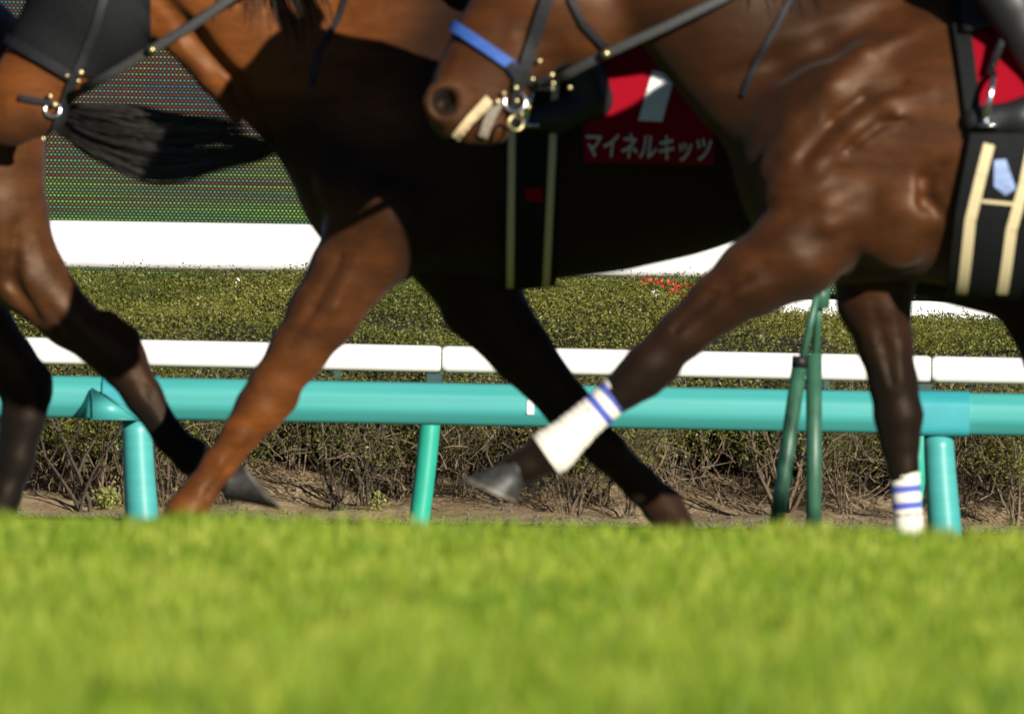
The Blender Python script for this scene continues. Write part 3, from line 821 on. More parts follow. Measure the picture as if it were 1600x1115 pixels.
            # thickness
            if thick and bm.faces:
                bm.normal_update()
                ex = bmesh.ops.extrude_face_region(bm, geom=bm.faces[:])
                vv = [g for g in ex['geom'] if isinstance(g, bmesh.types.BMVert)]
                bm.normal_update()
                for v in vv: v.co += Vector(v.normal) * thick
            tmp = bpy.data.meshes.new('tmp'); bm.to_mesh(tmp); bm.free()
            n0 = len(allbm.faces); allbm.from_mesh(tmp); bpy.data.meshes.remove(tmp)
            allbm.faces.ensure_lookup_table()
            for f_ in allbm.faces[n0:]: f_.material_index = mi
        bmesh.ops.recalc_face_normals(allbm, faces=allbm.faces[:])
        me = bm_mesh(name, allbm, smooth)
        try: me.set_sharp_from_angle(angle=R(50))
        except Exception: pass
        return link(name, me, mats, parent if parent is not None else s.root)
    def strap(s, name, pts, wid, off, mat, side=-1, thick=.004, parent=None):
        polys = []
        for (a, b_) in zip(pts[:-1], pts[1:]):
            d = Vector((b_[0] - a[0], b_[1] - a[1])); n_ = Vector((-d.y, d.x)).normalized() * (wid / 2); e = d.normalized() * (1.0)
            A, B = Vector(a) - e, Vector(b_) + e
            polys.append([tuple(A + n_), tuple(B + n_), tuple(B - n_), tuple(A - n_)])
        return s.shell(name, polys, off, mat, thick, side, parent)
    def surf_y(s, px_, py_):
        """depth (local y) of the near body surface seen at a pixel"""
        p = s.L(px_, py_, -.15)
        if not hasattr(s, 'bvh'): s.bvh = BVHTree.FromPolygons([tuple(v) for v in s.P], [tuple(int(i) for i in q_) for q_ in s.Q])
        h = s.bvh.ray_cast(Vector((p.x, -1.5, p.z)), Vector((0, 1, 0)))
        return h[0] if h[0] is not None else Vector((p.x, -.1, p.z))
    def ball(s, name, px_, py_, r, mat, parent=None, lift=.006):
        c = s.surf_y(px_, py_); bm = bmesh.new()
        bmesh.ops.create_uvsphere(bm, u_segments=10, v_segments=7, radius=r * .66, matrix=Matrix.Translation(c + Vector((0, -lift, 0))) @ Matrix.Diagonal((1, .6, 1, 1)))
        return link(name, bm_mesh(name, bm, True), mat, parent if parent is not None else s.root)
    def ring(s, name, px_, py_, r, mr, mat, parent=None, lift=.012, tilt=0.2):
        c = s.surf_y(px_, py_) + Vector((0, -lift, 0)); bm = bmesh.new()
        pts = [c + Vector((math.cos(t) * r, math.sin(t) * r * tilt, math.sin(t) * r)) for t in [2 * math.pi * i / 20 for i in range(21)]]
        tube(bm, pts, mr, 8, caps=False)
        return link(name, bm_mesh(name, bm, True), mat, parent if parent is not None else s.root)
    def hoof(s, c0, c1, r0, r1, dy, mat, sole_tilt=0.0, toe=1.25):
        """c0 coronet, c1 sole centre (pixels); sole_tilt slides the two edges of the sole along the axis"""
        a, b_ = s.L(c0[0], c0[1], dy), s.L(c1[0], c1[1], dy)
        ax = (b_ - a); d = ax.normalized(); sde = Vector((d.z, 0, -d.x))   # in the picture plane, left of the axis
        lat = Vector((0, 1, 0))
        bm = bmesh.new(); rings = []
        for t in (0, .12, .55, .92, 1.0):
            r = (r0 + (r1 - r0) * t) * s.k * (1.05 if 0.05 < t < .95 else .98)
            c = a + ax * t; ring = []
            for k in range(18):
                th = 2 * math.pi * k / 18
                u = math.cos(th) * r * (toe if math.cos(th) > 0 else .9)
                ring.append(bm.verts.new(c + sde * u + lat * (math.sin(th) * r * .92) + d * (sole_tilt * u * t)))
            rings.append(ring)
        for i in range(4):
            for k in range(18): bm.faces.new((rings[i][k], rings[i][(k + 1) % 18], rings[i + 1][(k + 1) % 18], rings[i + 1][k]))
        bm.faces.new(rings[0][::-1])
        # recessed sole
        cc = bm.verts.new(a + ax * .93)
        for k in range(18): bm.faces.new((rings[-1][k], rings[-1][(k + 1) % 18], cc))
        bmesh.ops.recalc_face_normals(bm, faces=bm.faces[:])
        me = bm_mesh('hoof', bm, True)
        try: me.set_sharp_from_angle(angle=R(50))
        except Exception: pass
        return link('hoof', me, mat, s.root)
    def hoof_cut(s, f0, b0, toe, heel, lat0, lat1, dy, mat):
        """hoof from its profile: coronet front/back and sole toe/heel (pixels)"""
        A, B, C, D = (s.L(p[0], p[1], dy) for p in (f0, b0, toe, heel)); bm = bmesh.new(); rings = []
        for t in (0, .06, .14, .35, .6, .85, .97, 1.0):
            f_, b_ = A.lerp(C, t), B.lerp(D, t); c, h_ = (f_ + b_) / 2, (f_ - b_) / 2; w_ = (lat0 + (lat1 - lat0) * t) * s.k
            e = 1.10 if t in (.06,) else (1.03 if t < 1 else .97)
            rings.append([bm.verts.new(c + h_ * math.cos(q) * e + Vector((0, math.sin(q) * w_ * e * (1 - .12 * math.cos(q)), 0))) for q in [2 * math.pi * k / 20 for k in range(20)]])
        inner = [bm.verts.new(v.co.lerp((C + D) / 2, .22)) for v in rings[-1]]
        deep = [bm.verts.new(v.co.lerp((A + B) / 2, .12)) for v in inner]
        rings += [inner, deep]
        for i in range(len(rings) - 1):
            for k in range(20):
                fc = bm.faces.new((rings[i][k], rings[i][(k + 1) % 20], rings[i + 1][(k + 1) % 20], rings[i + 1][k])); fc.material_index = 1 if i in (5, 6, 7) else 0
        bm.faces.new(rings[0][::-1]); bm.faces.new(rings[-1])
        bmesh.ops.recalc_face_normals(bm, faces=bm.faces[:])
        me = bm_mesh('hoof', bm, True)
        try: me.set_sharp_from_angle(angle=R(45))
        except Exception: pass
        return link('hoof', me, [mat, M['hoof']], s.root)
    def bandage(s, pts, stripes, dy):
        """pts pixel chain (x,y,r); stripes = list of (d0,d1) distances in px from the first point"""
        P = [Vector((a, b_)) for a, b_, _ in pts]; cum = [0]
        for a, b_ in zip(P[:-1], P[1:]): cum.append(cum[-1] + (b_ - a).length)
        ds = sorted(set([i * 3.0 for i in range(int(cum[-1] / 3) + 1)] + [x_ for st in stripes for x_ in st] + [cum[-1]]))
        loc, rad = [], []
        for d in ds:
            x_ = np.interp(d, cum, [p.x for p in P]); y_ = np.interp(d, cum, [p.y for p in P]); r = np.interp(d, cum, [q_[2] for q_ in pts])
            loc.append(s.L(x_, y_, dy)); rad.append((r + 0.55 * math.sin(d * .55) + .3 * math.sin(d * .23 + 1)) * s.k)
        bm = bmesh.new(); tube(bm, loc, rad, 24, .88)
        bm.faces.ensure_lookup_table()
        for i in range(len(ds) - 1):
            mid = (ds[i] + ds[i + 1]) / 2
            if any(a <= mid <= b_ for a, b_ in stripes):
                for k in range(24): bm.faces[i * 24 + k].material_index = 1
        return link('leg_bandage', bm_mesh('leg_bandage', bm, True), [M['bandage'], M['bandage_blue']], s.root)
    def cord(s, name, pts3, wid, mat, flat=.35, parent=None):
        bm = bmesh.new(); tube(bm, pts3, wid, 8, flat, True, 0, 3); return link(name, bm_mesh(name, bm, True), mat, parent if parent is not None else s.root)

def generic_fore(h, side, dx=0.0):
    y = side * .13
    h.F.chain([(-.28 + dx, y, .98, .11), (-.31 + dx, y, .80, .085), (-.40 + dx, y, .52, .055), (-.36 + dx, y, .40, .042), (-.31 + dx, y, .24, .036), (-.28 + dx, y, .17, .045), (-.31 + dx, y, .10, .034)], .02, 1.15)
def generic_hind(h, side, dx=0.0, lift=0.0):
    y = side * .14
    h.F.chain([(.72, y, 1.15, .17), (.66 + dx * .3, y, .98, .14), (.84 + dx * .6, y, .72 + lift, .085), (1.0 + dx, y, .55 + lift, .056), (1.0 + dx, y, .48 + lift, .05), (.95 + dx, y, .30 + lift, .038), (.93 + dx, y, .18 + lift, .046), (.88 + dx, y, .10 + lift, .036)], .025, 1.15)

def ears(h, poll):
    for y in (-.05, .05):
        h.F.cone((poll[0] + .01, y, poll[2] + .02), (poll[0] - .03, y * 1.3, poll[2] + .15), .032, .012, 1.3, .015)

# ================================================================== left horse (hindquarters in the frame)
h1 = Horse('horse', 'brown racehorse leaving the frame at left, only its hindquarters and flowing black tail seen', -620, 31.9)
h1.torso()
h1.F.chain([(-.30, 0, 1.25, .24), (-.62, 0, 1.50, .17), (-.95, 0, 1.68, .13), (-1.10, 0, 1.72, .11)], .05, 1.7)
h1.F.chain([(-1.10, 0, 1.74, .11), (-1.25, 0, 1.62, .12), (-1.40, 0, 1.47, .085), (-1.55, 0, 1.33, .07)], .03, 1.7); ears(h1, (-1.08, 0, 1.83))
generic_fore(h1, -1, -.15); generic_fore(h1, 1, .1)
n1 = h1.pc([(-60, 200, 128), (-20, 330, 94), (38, 425, 60), (108, 500, 41), (165, 543, 36), (190, 563, 37), (224, 618, 28), (266, 684, 23.5), (300, 714, 27), (345, 742, 22), (362, 752, 22)], -.14)
h1.F.chain(n1, .022, 1.15)
a = h1.pc([(196, 556, 26), (199, 528, 17), (170, 500, 16)], -.14); h1.F.chain(a, .02, 1.3)
n1 = h1.pc([(-140, 330, 110), (-60, 470, 62), (5, 560, 44), (42, 610, 38), (36, 655, 33), (22, 720, 30), (4, 775, 27), (-8, 812, 30), (-30, 850, 24)], .14)
h1.F.chain(n1, .022, 1.15)
a = h1.pc([(48, 612, 26), (60, 590, 18), (30, 548, 18)], .14); h1.F.chain(a, .02, 1.3)
h1.ridge([(40, 300), (50, 370), (75, 430)], .02, .008, .015)
h1.ridge([(95, 470), (140, 520), (180, 560)], .016, .008, .012)
h1.ridge([(75, 480), (120, 530), (165, 565)], .010, .007, .010, True)
h1.ridge([(205, 570), (240, 620), (280, 680)], .008, .006, .008, True)
h1.ridge([(30, 350), (20, 440), (60, 500)], .02, .010, .015, True)
h1.finish(M['coat_brown'], 1.0, .38, .78)
h1.hoof_cut((348, 776), (358, 732), (441, 796), (383, 729), 26, 38, -.14, M['hoof_dark'])
h1.hoof((-34, 858), (-48, 890), 30, 38, .14, M['hoof_dark'])
paths = []
locks = [(u, rng.normal(0, .05), rng.uniform(300, 445), rng.normal(0, 9), rng.uniform(-.05, .05)) for u in np.linspace(-1.05, 1.05, 17)]
for i in range(1700):
    u, ju, ex, ey, ly = locks[int(rng.integers(len(locks)))]
    stray = rng.random() < .12
    s_ = u + ju + rng.normal(0, .16 if stray else .055); dy = ly * .5 + rng.normal(0, .015)
    p0 = np.array(h1.L(93 + rng.normal(0, 7), 182 + s_ * 15, -.16 + dy * .4))
    p1 = np.array(h1.L(150, 214 + s_ * 40 + rng.normal(0, 3), -.26 + dy)); p2 = np.array(h1.L(250 + rng.normal(0, 10), 256 + s_ * 66 + ey + rng.normal(0, 5), -.32 + dy))
    e = ex + rng.normal(0, 14); p3 = np.array(h1.L(e, 230 + s_ * (455 - e) * .36 + ey * .6 + rng.normal(0, 4), -.29 + dy))
    pth = bez(p0, p1, p2, p3, 14); wv = np.linspace(0, 1, 14)
    pth[:, 2] += .010 * np.sin(wv * 7 + u * 5 + ey) * wv
    paths.append(pth)
strands('tail', h1.root, paths, .0021, M['tail_hair'])
bm = bmesh.new(); tube(bm, [h1.L(30, 120, 0), h1.L(68, 140, -.06), h1.L(95, 175, -.15), h1.L(130, 195, -.22)], [.05, .042, .032, .012], 12); link('tail_dock', bm_mesh('tail_dock', bm, True), M['hair'], h1.root)

# ================================================================== middle horse
h2 = Horse('horse', 'bright bay racehorse in the middle with black hood and one sunlit orange-brown foreleg', 830, 31.4)
h2.torso()
Lp = lambda h, x_, y_: tuple(h.L(x_, y_))
def P4(h, x_, y_, r): p = h.L(x_, y_); return (p.x, 0, p.z, r * h.k)
h2.F.chain([P4(h2, 610, 120, 165), P4(h2, 555, 150, 140), P4(h2, 470, 90, 122), P4(h2, 385, 30, 108), P4(h2, 290, -50, 96), P4(h2, 210, -120, 84), P4(h2, 160, -170, 66)], .05, 1.75)
h2.F.chain([P4(h2, 165, -170, 66), P4(h2, 165, -90, 88), P4(h2, 142, 0, 86), P4(h2, 88, 85, 68), P4(h2, 46, 140, 58), P4(h2, 15, 175, 55)], .03, 1.75)
p = h2.L(160, 10); h2.F.ell((p.x, 0, p.z), (.135, .085, .16), .03)
p = h2.L(62, 185); h2.F.ell((p.x, 0, p.z), (.055, .045, .045), .02)
p = h2.L(-5, 168)
for y in (-1, 1): h2.F.ell((p.x, y * .055, p.z), (.02, .016, .03), .008, cut=True)
ears(h2, h2.L(165, -230)); 
h2.F.chain(h2.pc([(610, 340, 105), (548, 422, 62), (505, 490, 54), (465, 550, 44), (427, 603, 37), (405, 638, 36.5), (378, 676, 29), (342, 726, 25.5), (311, 770, 25.5), (289, 800, 30), (262, 850, 25)], -.135), .02, 1.12)
h2.F.chain(h2.pc([(440, 585, 28), (438, 622, 25), (415, 650, 22)], -.135), .02, 1.2)
h2.F.chain(h2.pc([(735, 390, 112), (752, 470, 64), (815, 550, 48), (885, 632, 36), (905, 663, 36), (950, 706, 29), (1000, 756, 27, .2), (1037, 792, 30, .24), (1066, 832, 25, .25)], .135), .02, 1.12)
h2.F.chain(h2.pc([(1230, 300, 95), (1290, 350, 62), (1420, 410, 48), (1585, 462, 38), (1605, 500, 32), (1630, 570, 27), (1662, 660, 26), (1680, 710, 30), (1720, 740, 24)], -.14), .025, 1.15)
h2.F.chain(h2.pc([(1240, 290, 95), (1320, 335, 62), (1480, 372, 46), (1650, 400, 38), (1690, 440, 31), (1770, 530, 27), (1800, 560, 30), (1840, 580, 24)], .14), .025, 1.15)
h2.ridge([(235, -20), (300, 60), (360, 130), (420, 215)], .034, .026, .02, True)
h2.ridge([(210, 20), (270, 60), (330, 125), (370, 185)], .030, .010, .02)
h2.ridge([(400, 160), (470, 110), (560, 40)], .030, .010)
h2.ridge([(560, 400), (520, 480), (470, 545)], .020, .010, .014)
h2.ridge([(535, 400), (490, 480), (450, 540)], .012, .007, .010, True)
h2.ridge([(402, 668), (360, 725), (322, 775)], .009, .009, .006, True)
h2.ridge([(392, 625), (405, 600), (425, 590)], .014, .008, .010)
h2.ridge([(278, 800), (290, 812)], .014, .007, .008)
h2.ridge([(400, 612), (418, 640)], .018, .006, .01)
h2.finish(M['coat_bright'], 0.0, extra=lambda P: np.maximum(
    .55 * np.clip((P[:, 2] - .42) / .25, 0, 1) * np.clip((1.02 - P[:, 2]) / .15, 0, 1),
    # shade painted into the coat: barrel, flank, breast and off foreleg blackened
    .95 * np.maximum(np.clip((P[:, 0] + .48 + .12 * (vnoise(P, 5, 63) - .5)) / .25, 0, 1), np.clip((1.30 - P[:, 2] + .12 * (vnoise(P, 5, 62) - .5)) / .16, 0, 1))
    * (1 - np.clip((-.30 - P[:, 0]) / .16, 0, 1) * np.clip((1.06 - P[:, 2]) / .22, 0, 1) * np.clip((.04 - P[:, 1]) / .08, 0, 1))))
h2.hoof((258, 858), (238, 895), 30, 40, -.135, M['hoof']); h2.hoof((1070, 840), (1092, 880), 30, 40, .25, M['hoof'])
h2.hoof((1728, 744), (1775, 760), 30, 40, -.14, M['hoof_dark']); h2.hoof((1848, 584), (1895, 596), 30, 40, .14, M['hoof_dark'])
# hood and bridle
br = h2.shell('hood', [[(-40, 40), (8, 62), (112, 112), (168, 128), (235, 70), (235, -120), (40, -140)]], .006, M['black_pad'], .005)
bridle = h2.strap('bridle', [(-20, 42), (20, 66), (70, 95), (115, 122)], 15, .014, M['leather'], -1)
h2.strap('cheek_strap', [(118, 118), (150, 40), (178, -60)], 13, .014, M['leather'], -1, parent=bridle)
h2.strap('jaw_strap', [(115, 120), (98, 165), (85, 205)], 15, .010, M['leather'], -1, parent=bridle)
h2.strap('lip_strap', [(30, 152), (78, 160)], 9, .008, M['leather'], -1, parent=bridle)
h2.ring('bit_ring', 80, 170, .020, .004, M['steel'], bridle)
for (a, b_, r) in ((76, 150, .011), (83, 163, .012), (124, 113, .014), (120, 126, .009), (66, 217, .010), (88, 176, .008), (103, 118, .008)): h2.ball('buckle', a, b_, r, M['brass'], bridle, .018)
rein = h2.cord('rein', [h2.L(128, 140, -.12), h2.L(180, 112, -.16), h2.L(237, 78, -.2), h2.L(300, 40, -.22), h2.L(366, -6, -.24), h2.L(560, -110, -.2), h2.L(640, -150, -.15)], .0135, M['strap_grey'], .35, bridle)
bm = bmesh.new(); bmesh.ops.create_uvsphere(bm, u_segments=12, v_segments=8, radius=.0115, matrix=Matrix.Translation(h2.L(237, 78, -.215))); link('rein_ring', bm_mesh('rein_ring', bm, True), M['brass'], bridle)
h2.cord('far_rein', [h2.L(112, 150, .12), h2.L(180, 105, .17), h2.L(250, 62, .2), h2.L(560, -110, .2), h2.L(640, -150, .15)], .012, M['leather'], .4, bridle)
h2.strap('neck_strap', [(545, -20), (530, 30), (500, 80), (486, 135)], 8, .006, M['leather'], -1)
# girth, saddle cloth
sc2 = h2.shell('saddle_cloth', [[(905, -60), (1128, -60), (1112, 258), (912, 254)]], .012, M['red_cloth'], .006)
gi2 = h2.shell('girth', [[(782, 60), (880, 60), (868, 452), (786, 452)]], .010, M['black_pad'], .008)
for a, b_ in (((801, 120), (797, 450)), ((868, 120), (853, 450))): h2.strap('elastic_stripe', [a, ((a[0] + b_[0]) / 2, 285), b_], 11, .0185, M['beige'], -1, .002, gi2)
h2.shell('girth_mark', [[(820, 296), (846, 296), (848, 317), (822, 313)]], .019, M['red_cloth'], .002, -1, gi2)
h2.shell('number_bar', [[(1019, 112), (1052, 122), (1033, 192), (996, 190)]], .019, M['white_cloth'], .0015, -1, sc2)
def cloth_text(h, txt, px0, px1, pyb, slope, size_px, parent):
    cu = bpy.data.curves.new('lettering', 'FONT'); cu.body = txt; cu.size = 1.0; cu.offset = 0.012; cu.resolution_u = 3
    o = bpy.data.objects.new('lettering_tmp', cu); col.objects.link(o)
    bpy.context.view_layer.update()
    me = bpy.data.meshes.new_from_object(o.evaluated_get(bpy.context.evaluated_depsgraph_get())); bpy.data.objects.remove(o)
    bm = bmesh.new(); bm.from_mesh(me); bpy.data.meshes.remove(me)
    xs_ = [v.co.x for v in bm.verts]; ys_ = [v.co.y for v in bm.verts]
    if not xs_: return None
    a, b_, c, d = min(xs_), max(xs_), min(ys_), max(ys_)
    for v in bm.verts:
        u = (v.co.x - a) / (b_ - a); t = (v.co.y - c) / (d - c)
        p = h.surf_y(px0 + u * (px1 - px0) + t * 4, pyb - t * size_px + slope * u)
        v.co = p + Vector((0, -.024, 0))
    ex = bmesh.ops.extrude_face_region(bm, geom=bm.faces[:])
    for g in ex['geom']:
        if isinstance(g, bmesh.types.BMVert): g.co.y += .003
    bmesh.ops.recalc_face_normals(bm, faces=bm.faces[:])
    return link('lettering', bm_mesh('lettering', bm), M['print_white'], parent)
cloth_text(h2, 'マイネルキッツ', 912, 1108, 247, 8, 40, sc2)

# ================================================================== right horse
h3 = Horse('horse', 'dark bay racehorse at right, nearest the camera, with striped white bandages and red saddle cloth', 1540, 30.0)
h3.torso()
h3.F.chain([P4(h3, 1330, 100, 165), P4(h3, 1275, 120, 155), P4(h3, 1200, 78, 140), P4(h3, 1125, 8, 124), P4(h3, 1040, -68, 106), P4(h3, 955, -142, 86), P4(h3, 915, -180, 66)], .05, 1.75)
h3.F.chain([P4(h3, 915, -180, 66), P4(h3, 880, -100, 92), P4(h3, 840, -10, 92), P4(h3, 783, 80, 76), P4(h3, 745, 140, 66), P4(h3, 724, 168, 58)], .03, 1.75)
p = h3.L(903, 4); h3.F.ell((p.x, 0, p.z), (.150, .085, .158), .03)
p = h3.L(766, 198); h3.F.ell((p.x, 0, p.z), (.052, .045, .046), .02)
p = h3.L(715, 192); h3.F.ell((p.x, 0, p.z), (.040, .05, .034), .02)
p = h3.L(694, 160)
for y in (-1, 1):
    h3.F.ell((p.x, y * .050, p.z), (.054, .022, .056), .015)
    h3.F.ell((p.x, y * .080, p.z), (.033, .050, .036), .008, R(20), cut=True)
p = h3.L(716, 214); q_ = h3.L(775, 158)
h3.F.cone((p.x - .02, 0, p.z - .02), (q_.x, 0, q_.z), .011, .004, .05, .006, cut=True)      # mouth slit
ears(h3, h3.L(915, -245))
h3.F.ell((-.24, 0, .945), (.24, .185, .115), .04)
h3.F.chain(h3.pc([(1320, 300, 95, -.11), (1240, 395, 74), (1180, 432, 60), (1125, 472, 46), (1065, 523, 38), (1010, 572, 34), (988, 595, 31), (970, 612, 27), (920, 652, 25), (885, 685, 27), (863, 704, 34), (822, 727, 27), (804, 734, 25)], -.14), .02, 1.12)
h3.F.chain(h3.pc([(1040, 575, 24), (1012, 596, 22), (985, 612, 18)], -.14), .02, 1.2)
h3.F.chain(h3.pc([(1370, 380, 80), (1366, 470, 58), (1382, 535, 43), (1396, 598, 37), (1404, 650, 37), (1406, 690, 30), (1411, 730, 23), (1418, 800, 20), (1424, 860, 22), (1430, 890, 29), (1418, 922, 24)], .13), .02, 1.12)
h3.F.cone(*[tuple(h3.L(a, b_, .09)) for a, b_ in ((1345, 470), (1392, 600))], .035, .02, 1.1, .012)
generic_hind(h3, -1, .25, .25); generic_hind(h3, 1, -.05, .0)
h3.ridge([(1225, 330), (1275, 265), (1330, 205), (1385, 165), (1450, 150)], .026, .015, .020)
h3.ridge([(1195, 265), (1240, 195), (1300, 140), (1370, 100)], .026, .012, .024)
h3.ridge([(1225, 375), (1290, 320), (1370, 280)], .028, .010, .030)
h3.ridge([(1255, 240), (1300, 190), (1350, 152), (1410, 130)], .014, .008, .018, True)
h3.ridge([(1300, 275), (1350, 225), (1400, 182), (1430, 172)], .022, .010, .012)
h3.ridge([(1290, 140), (1350, 90), (1430, 55)], .030, .010)
h3.ridge([(1200, 310), (1235, 250), (1290, 180)], .025, .008)
h3.ridge([(1130, 125), (1210, 100), (1290, 65), (1370, 20)], .040, .020, .03, True)
h3.ridge([(1320, 235), (1375, 195), (1415, 190)], .012, .007, .010, True)
h3.ridge([(1470, 258), (1442, 282), (1445, 315), (1472, 338)], .020, .011, .016, True)
h3.ridge([(1210, 385), (1290, 350), (1350, 330)], .028, .010, .02)
h3.ridge([(1250, 430), (1160, 455), (1080, 515)], .016, .006, .012)
h3.ridge([(1195, 415), (1110, 462), (1050, 520)], .010, .006, .010, True)
h3.ridge([(1395, 480), (1408, 540), (1412, 600)], .016, .007, .010)
h3.ridge([(1368, 470), (1384, 540), (1398, 600)], .012, .008, .010, True)
h3.ridge([(830, -20), (800, 60), (770, 110)], .020, .006, .012)
h3.ridge([(860, 10), (890, 60), (930, 60)], .020, .006, .012)
h3.ridge([(720, 80), (705, 125)], .018, .006, .012)
npt = h3.L(694, 160)
h3.finish(M['coat_bay'], 1.0, .52, 1.02, lambda P: np.maximum(np.clip(1.6 - np.hypot(P[:, 0] - npt.x, P[:, 2] - npt.z) / .031, 0, 1),
          # sooty bay: dark hair along neck and topline, turned-away breast shading painted in
          .58 * np.clip((-.37 + .55 * (P[:, 2] - 1.25) - P[:, 0] + .10 * (vnoise(P, 7, 61) - .5)) / .12, 0, 1) * np.clip((P[:, 0] + .95) / .15, 0, 1) * np.clip((P[:, 2] - .85) / .15, 0, 1)))
h3.hoof_cut((806, 712), (818, 757), (720, 750), (806, 786), 27, 36, -.14, M['hoof_dark']); h3.hoof((1414, 926), (1404, 953), 31, 39, .13, M['hoof'])
h3.bandage([(983, 597, 28), (973, 607, 29), (945, 632, 28), (915, 657, 29), (885, 685, 33), (866, 702, 38), (853, 711, 37)], [(29, 41), (56, 68)], -.14)
h3.bandage([(1413, 739, 24), (1418, 800, 23), (1423, 855, 25), (1430, 890, 32), (1428, 902, 31)], [(19, 30), (45, 56)], .13)
b3 = h3.strap('bridle', [(706, 38), (724, 50), (758, 73), (797, 100), (812, 122)], 17, .010, M['blue'], -1)
h3.strap('cheek_strap', [(880, -70), (855, 0), (832, 70), (810, 135)], 20, .014, M['leather'], -1, parent=b3)
h3.strap('throat_strap', [(885, -60), (893, 0), (912, 38), (945, 72), (975, 84)], 10, .010, M['leather'], -1, parent=b3)
h3.strap('chin_strap', [(797, 100), (812, 122), (850, 128), (905, 118)], 15, .012, M['leather'], -1, parent=b3)
h3.strap('lip_strap', [(806, 140), (800, 200)], 14, .008, M['leather'], -1, parent=b3)
h3.strap('tongue_tie', [(712, 214), (735, 186), (764, 155)], 15, .006, M['tongue'], -1, parent=b3)
h3.strap('lip_fold', [(755, 212), (766, 182), (780, 156)], 15, .006, M['skin_grey'], -1, parent=b3)
h3.ring('bit_ring', 805, 158, .026, .0045, M['steel'], b3); h3.ring('chin_ring', 806, 192, .018, .0045, M['brass'], b3, .012, .4)
for (a, b_, r) in ((843, 95, .010), (862, 117, .012), (864, 130, .009), (832, 123, .010), (806, 137, .011), (890, 137, .010), (807, 157, .010), (825, 167, .010), (777, 158, .011), (787, 145, .009), (815, 178, .008)):
    h3.ball('buckle', a, b_, r, M['brass'], b3, .022)
h3.cord('rein', [h3.L(866, 125, -.12), h3.L(892, 113, -.15), h3.L(947, 84, -.2), h3.L(1040, 42, -.22), h3.L(1130, -2, -.24), h3.L(1240, -60, -.2), h3.L(1320, -90, -.14)], .0125, M['strap_grey'], .35, b3)
bm = bmesh.new(); bmesh.ops.create_uvsphere(bm, u_segments=12, v_segments=8, radius=.0125, matrix=Matrix.Translation(h3.L(947, 84, -.215))); link('rein_ring', bm_mesh('rein_ring', bm, True), M['brass'], b3)
h3.strap('neck_strap', [(1245, -20), (1212, 45), (1180, 100), (1162, 150)], 8, .006, M['leather'], -1)
sc3 = h3.shell('saddle_cloth', [[(1500, -90), (1740, -90), (1720, 215), (1535, 222), (1512, 120)]], .012, M['red_cloth'], .006)
h3.shell('cloth_border', [[(1488, -60), (1512, -60), (1512, 20), (1484, 20)], [(1484, 20), (1511, 20), (1522, 120), (1497, 120)], [(1497, 120), (1522, 120), (1536, 224), (1510, 232)]], .019, M['black_pad'], .004, None, sc3)
gi3 = h3.shell('girth', [[(1512, 210), (1632, 210), (1612, 330), (1490, 330)], [(1490, 330), (1612, 330), (1598, 462), (1478, 462)]], .022, M['black_pad'], .008)
for pts in ([(1540, 228), (1528, 275), (1512, 345), (1503, 458)], [(1606, 235), (1596, 285), (1576, 360), (1566, 458)]): h3.strap('elastic_stripe', pts, 17, .031, M['beige'], -1, .002, gi3)
h3.strap('girth_seam', [(1530, 315), (1582, 320)], 5, .031, M['beige'], -1, .001, gi3)
h3.shell('logo_patch', [[(1548, 252), (1566, 250), (1582, 296), (1566, 306), (1548, 292)]], .031, simple('pale_blue_print', (0.22, 0.30, 0.52), .6, .4, 40), .0015, -1, gi3)
# manes
for h, crest in ((h2, [(150, -235), (230, -200), (330, -135), (430, -60), (540, -10), (640, -20)]), (h3, [(905, -245), (1000, -215), (1100, -150), (1200, -80), (1290, -55), (1360, -50)])):
    cp_ = np.array([tuple(h.L(a, b_ + 8)) for a, b_ in crest]); paths = []
    for i in range(900):
        u = rng.random() * (len(cp_) - 1); k = int(u); p0 = cp_[k] + (cp_[min(k + 1, len(cp_) - 1)] - cp_[k]) * (u - k)
        s_ = 1 if rng.random() < .35 else -1
        drop = rng.uniform(.13, .27); p3 = p0 + np.array([.08 + rng.normal(0, .03), s_ * rng.uniform(.09, .135), -drop])
        paths.append(bez(p0, p0 + [.02, s_ * .06, .03], p3 + [0, 0, .06], p3, 7))
    strands('mane', h.root, paths, .003, M['hair'])
for h in (h2, h3):
    paths = []; d0 = np.array([1.13, 0, 1.40])
    for i in range(700):
        e = d0 + np.array([.55 + rng.normal(0, .08), rng.normal(0, .07), -.45 + rng.normal(0, .10)])
        paths.append(bez(d0 + rng.normal(0, .012, 3), d0 + [.25, rng.normal(0, .03), .02], e + [-.1, 0, .2], e, 9))
    strands('tail', h.root, paths, .003, M['hair'])
    for y in (-1, 1):
        pl = h.L(*((70, -75) if h is h2 else (815, -85)))
        bm = bmesh.new(); bmesh.ops.create_uvsphere(bm, u_segments=14, v_segments=10, radius=.021, matrix=Matrix.Translation((pl.x + .05, y * .062, pl.z + .02))); link('eye', bm_mesh('eye', bm, True), M['eye'], h.root)

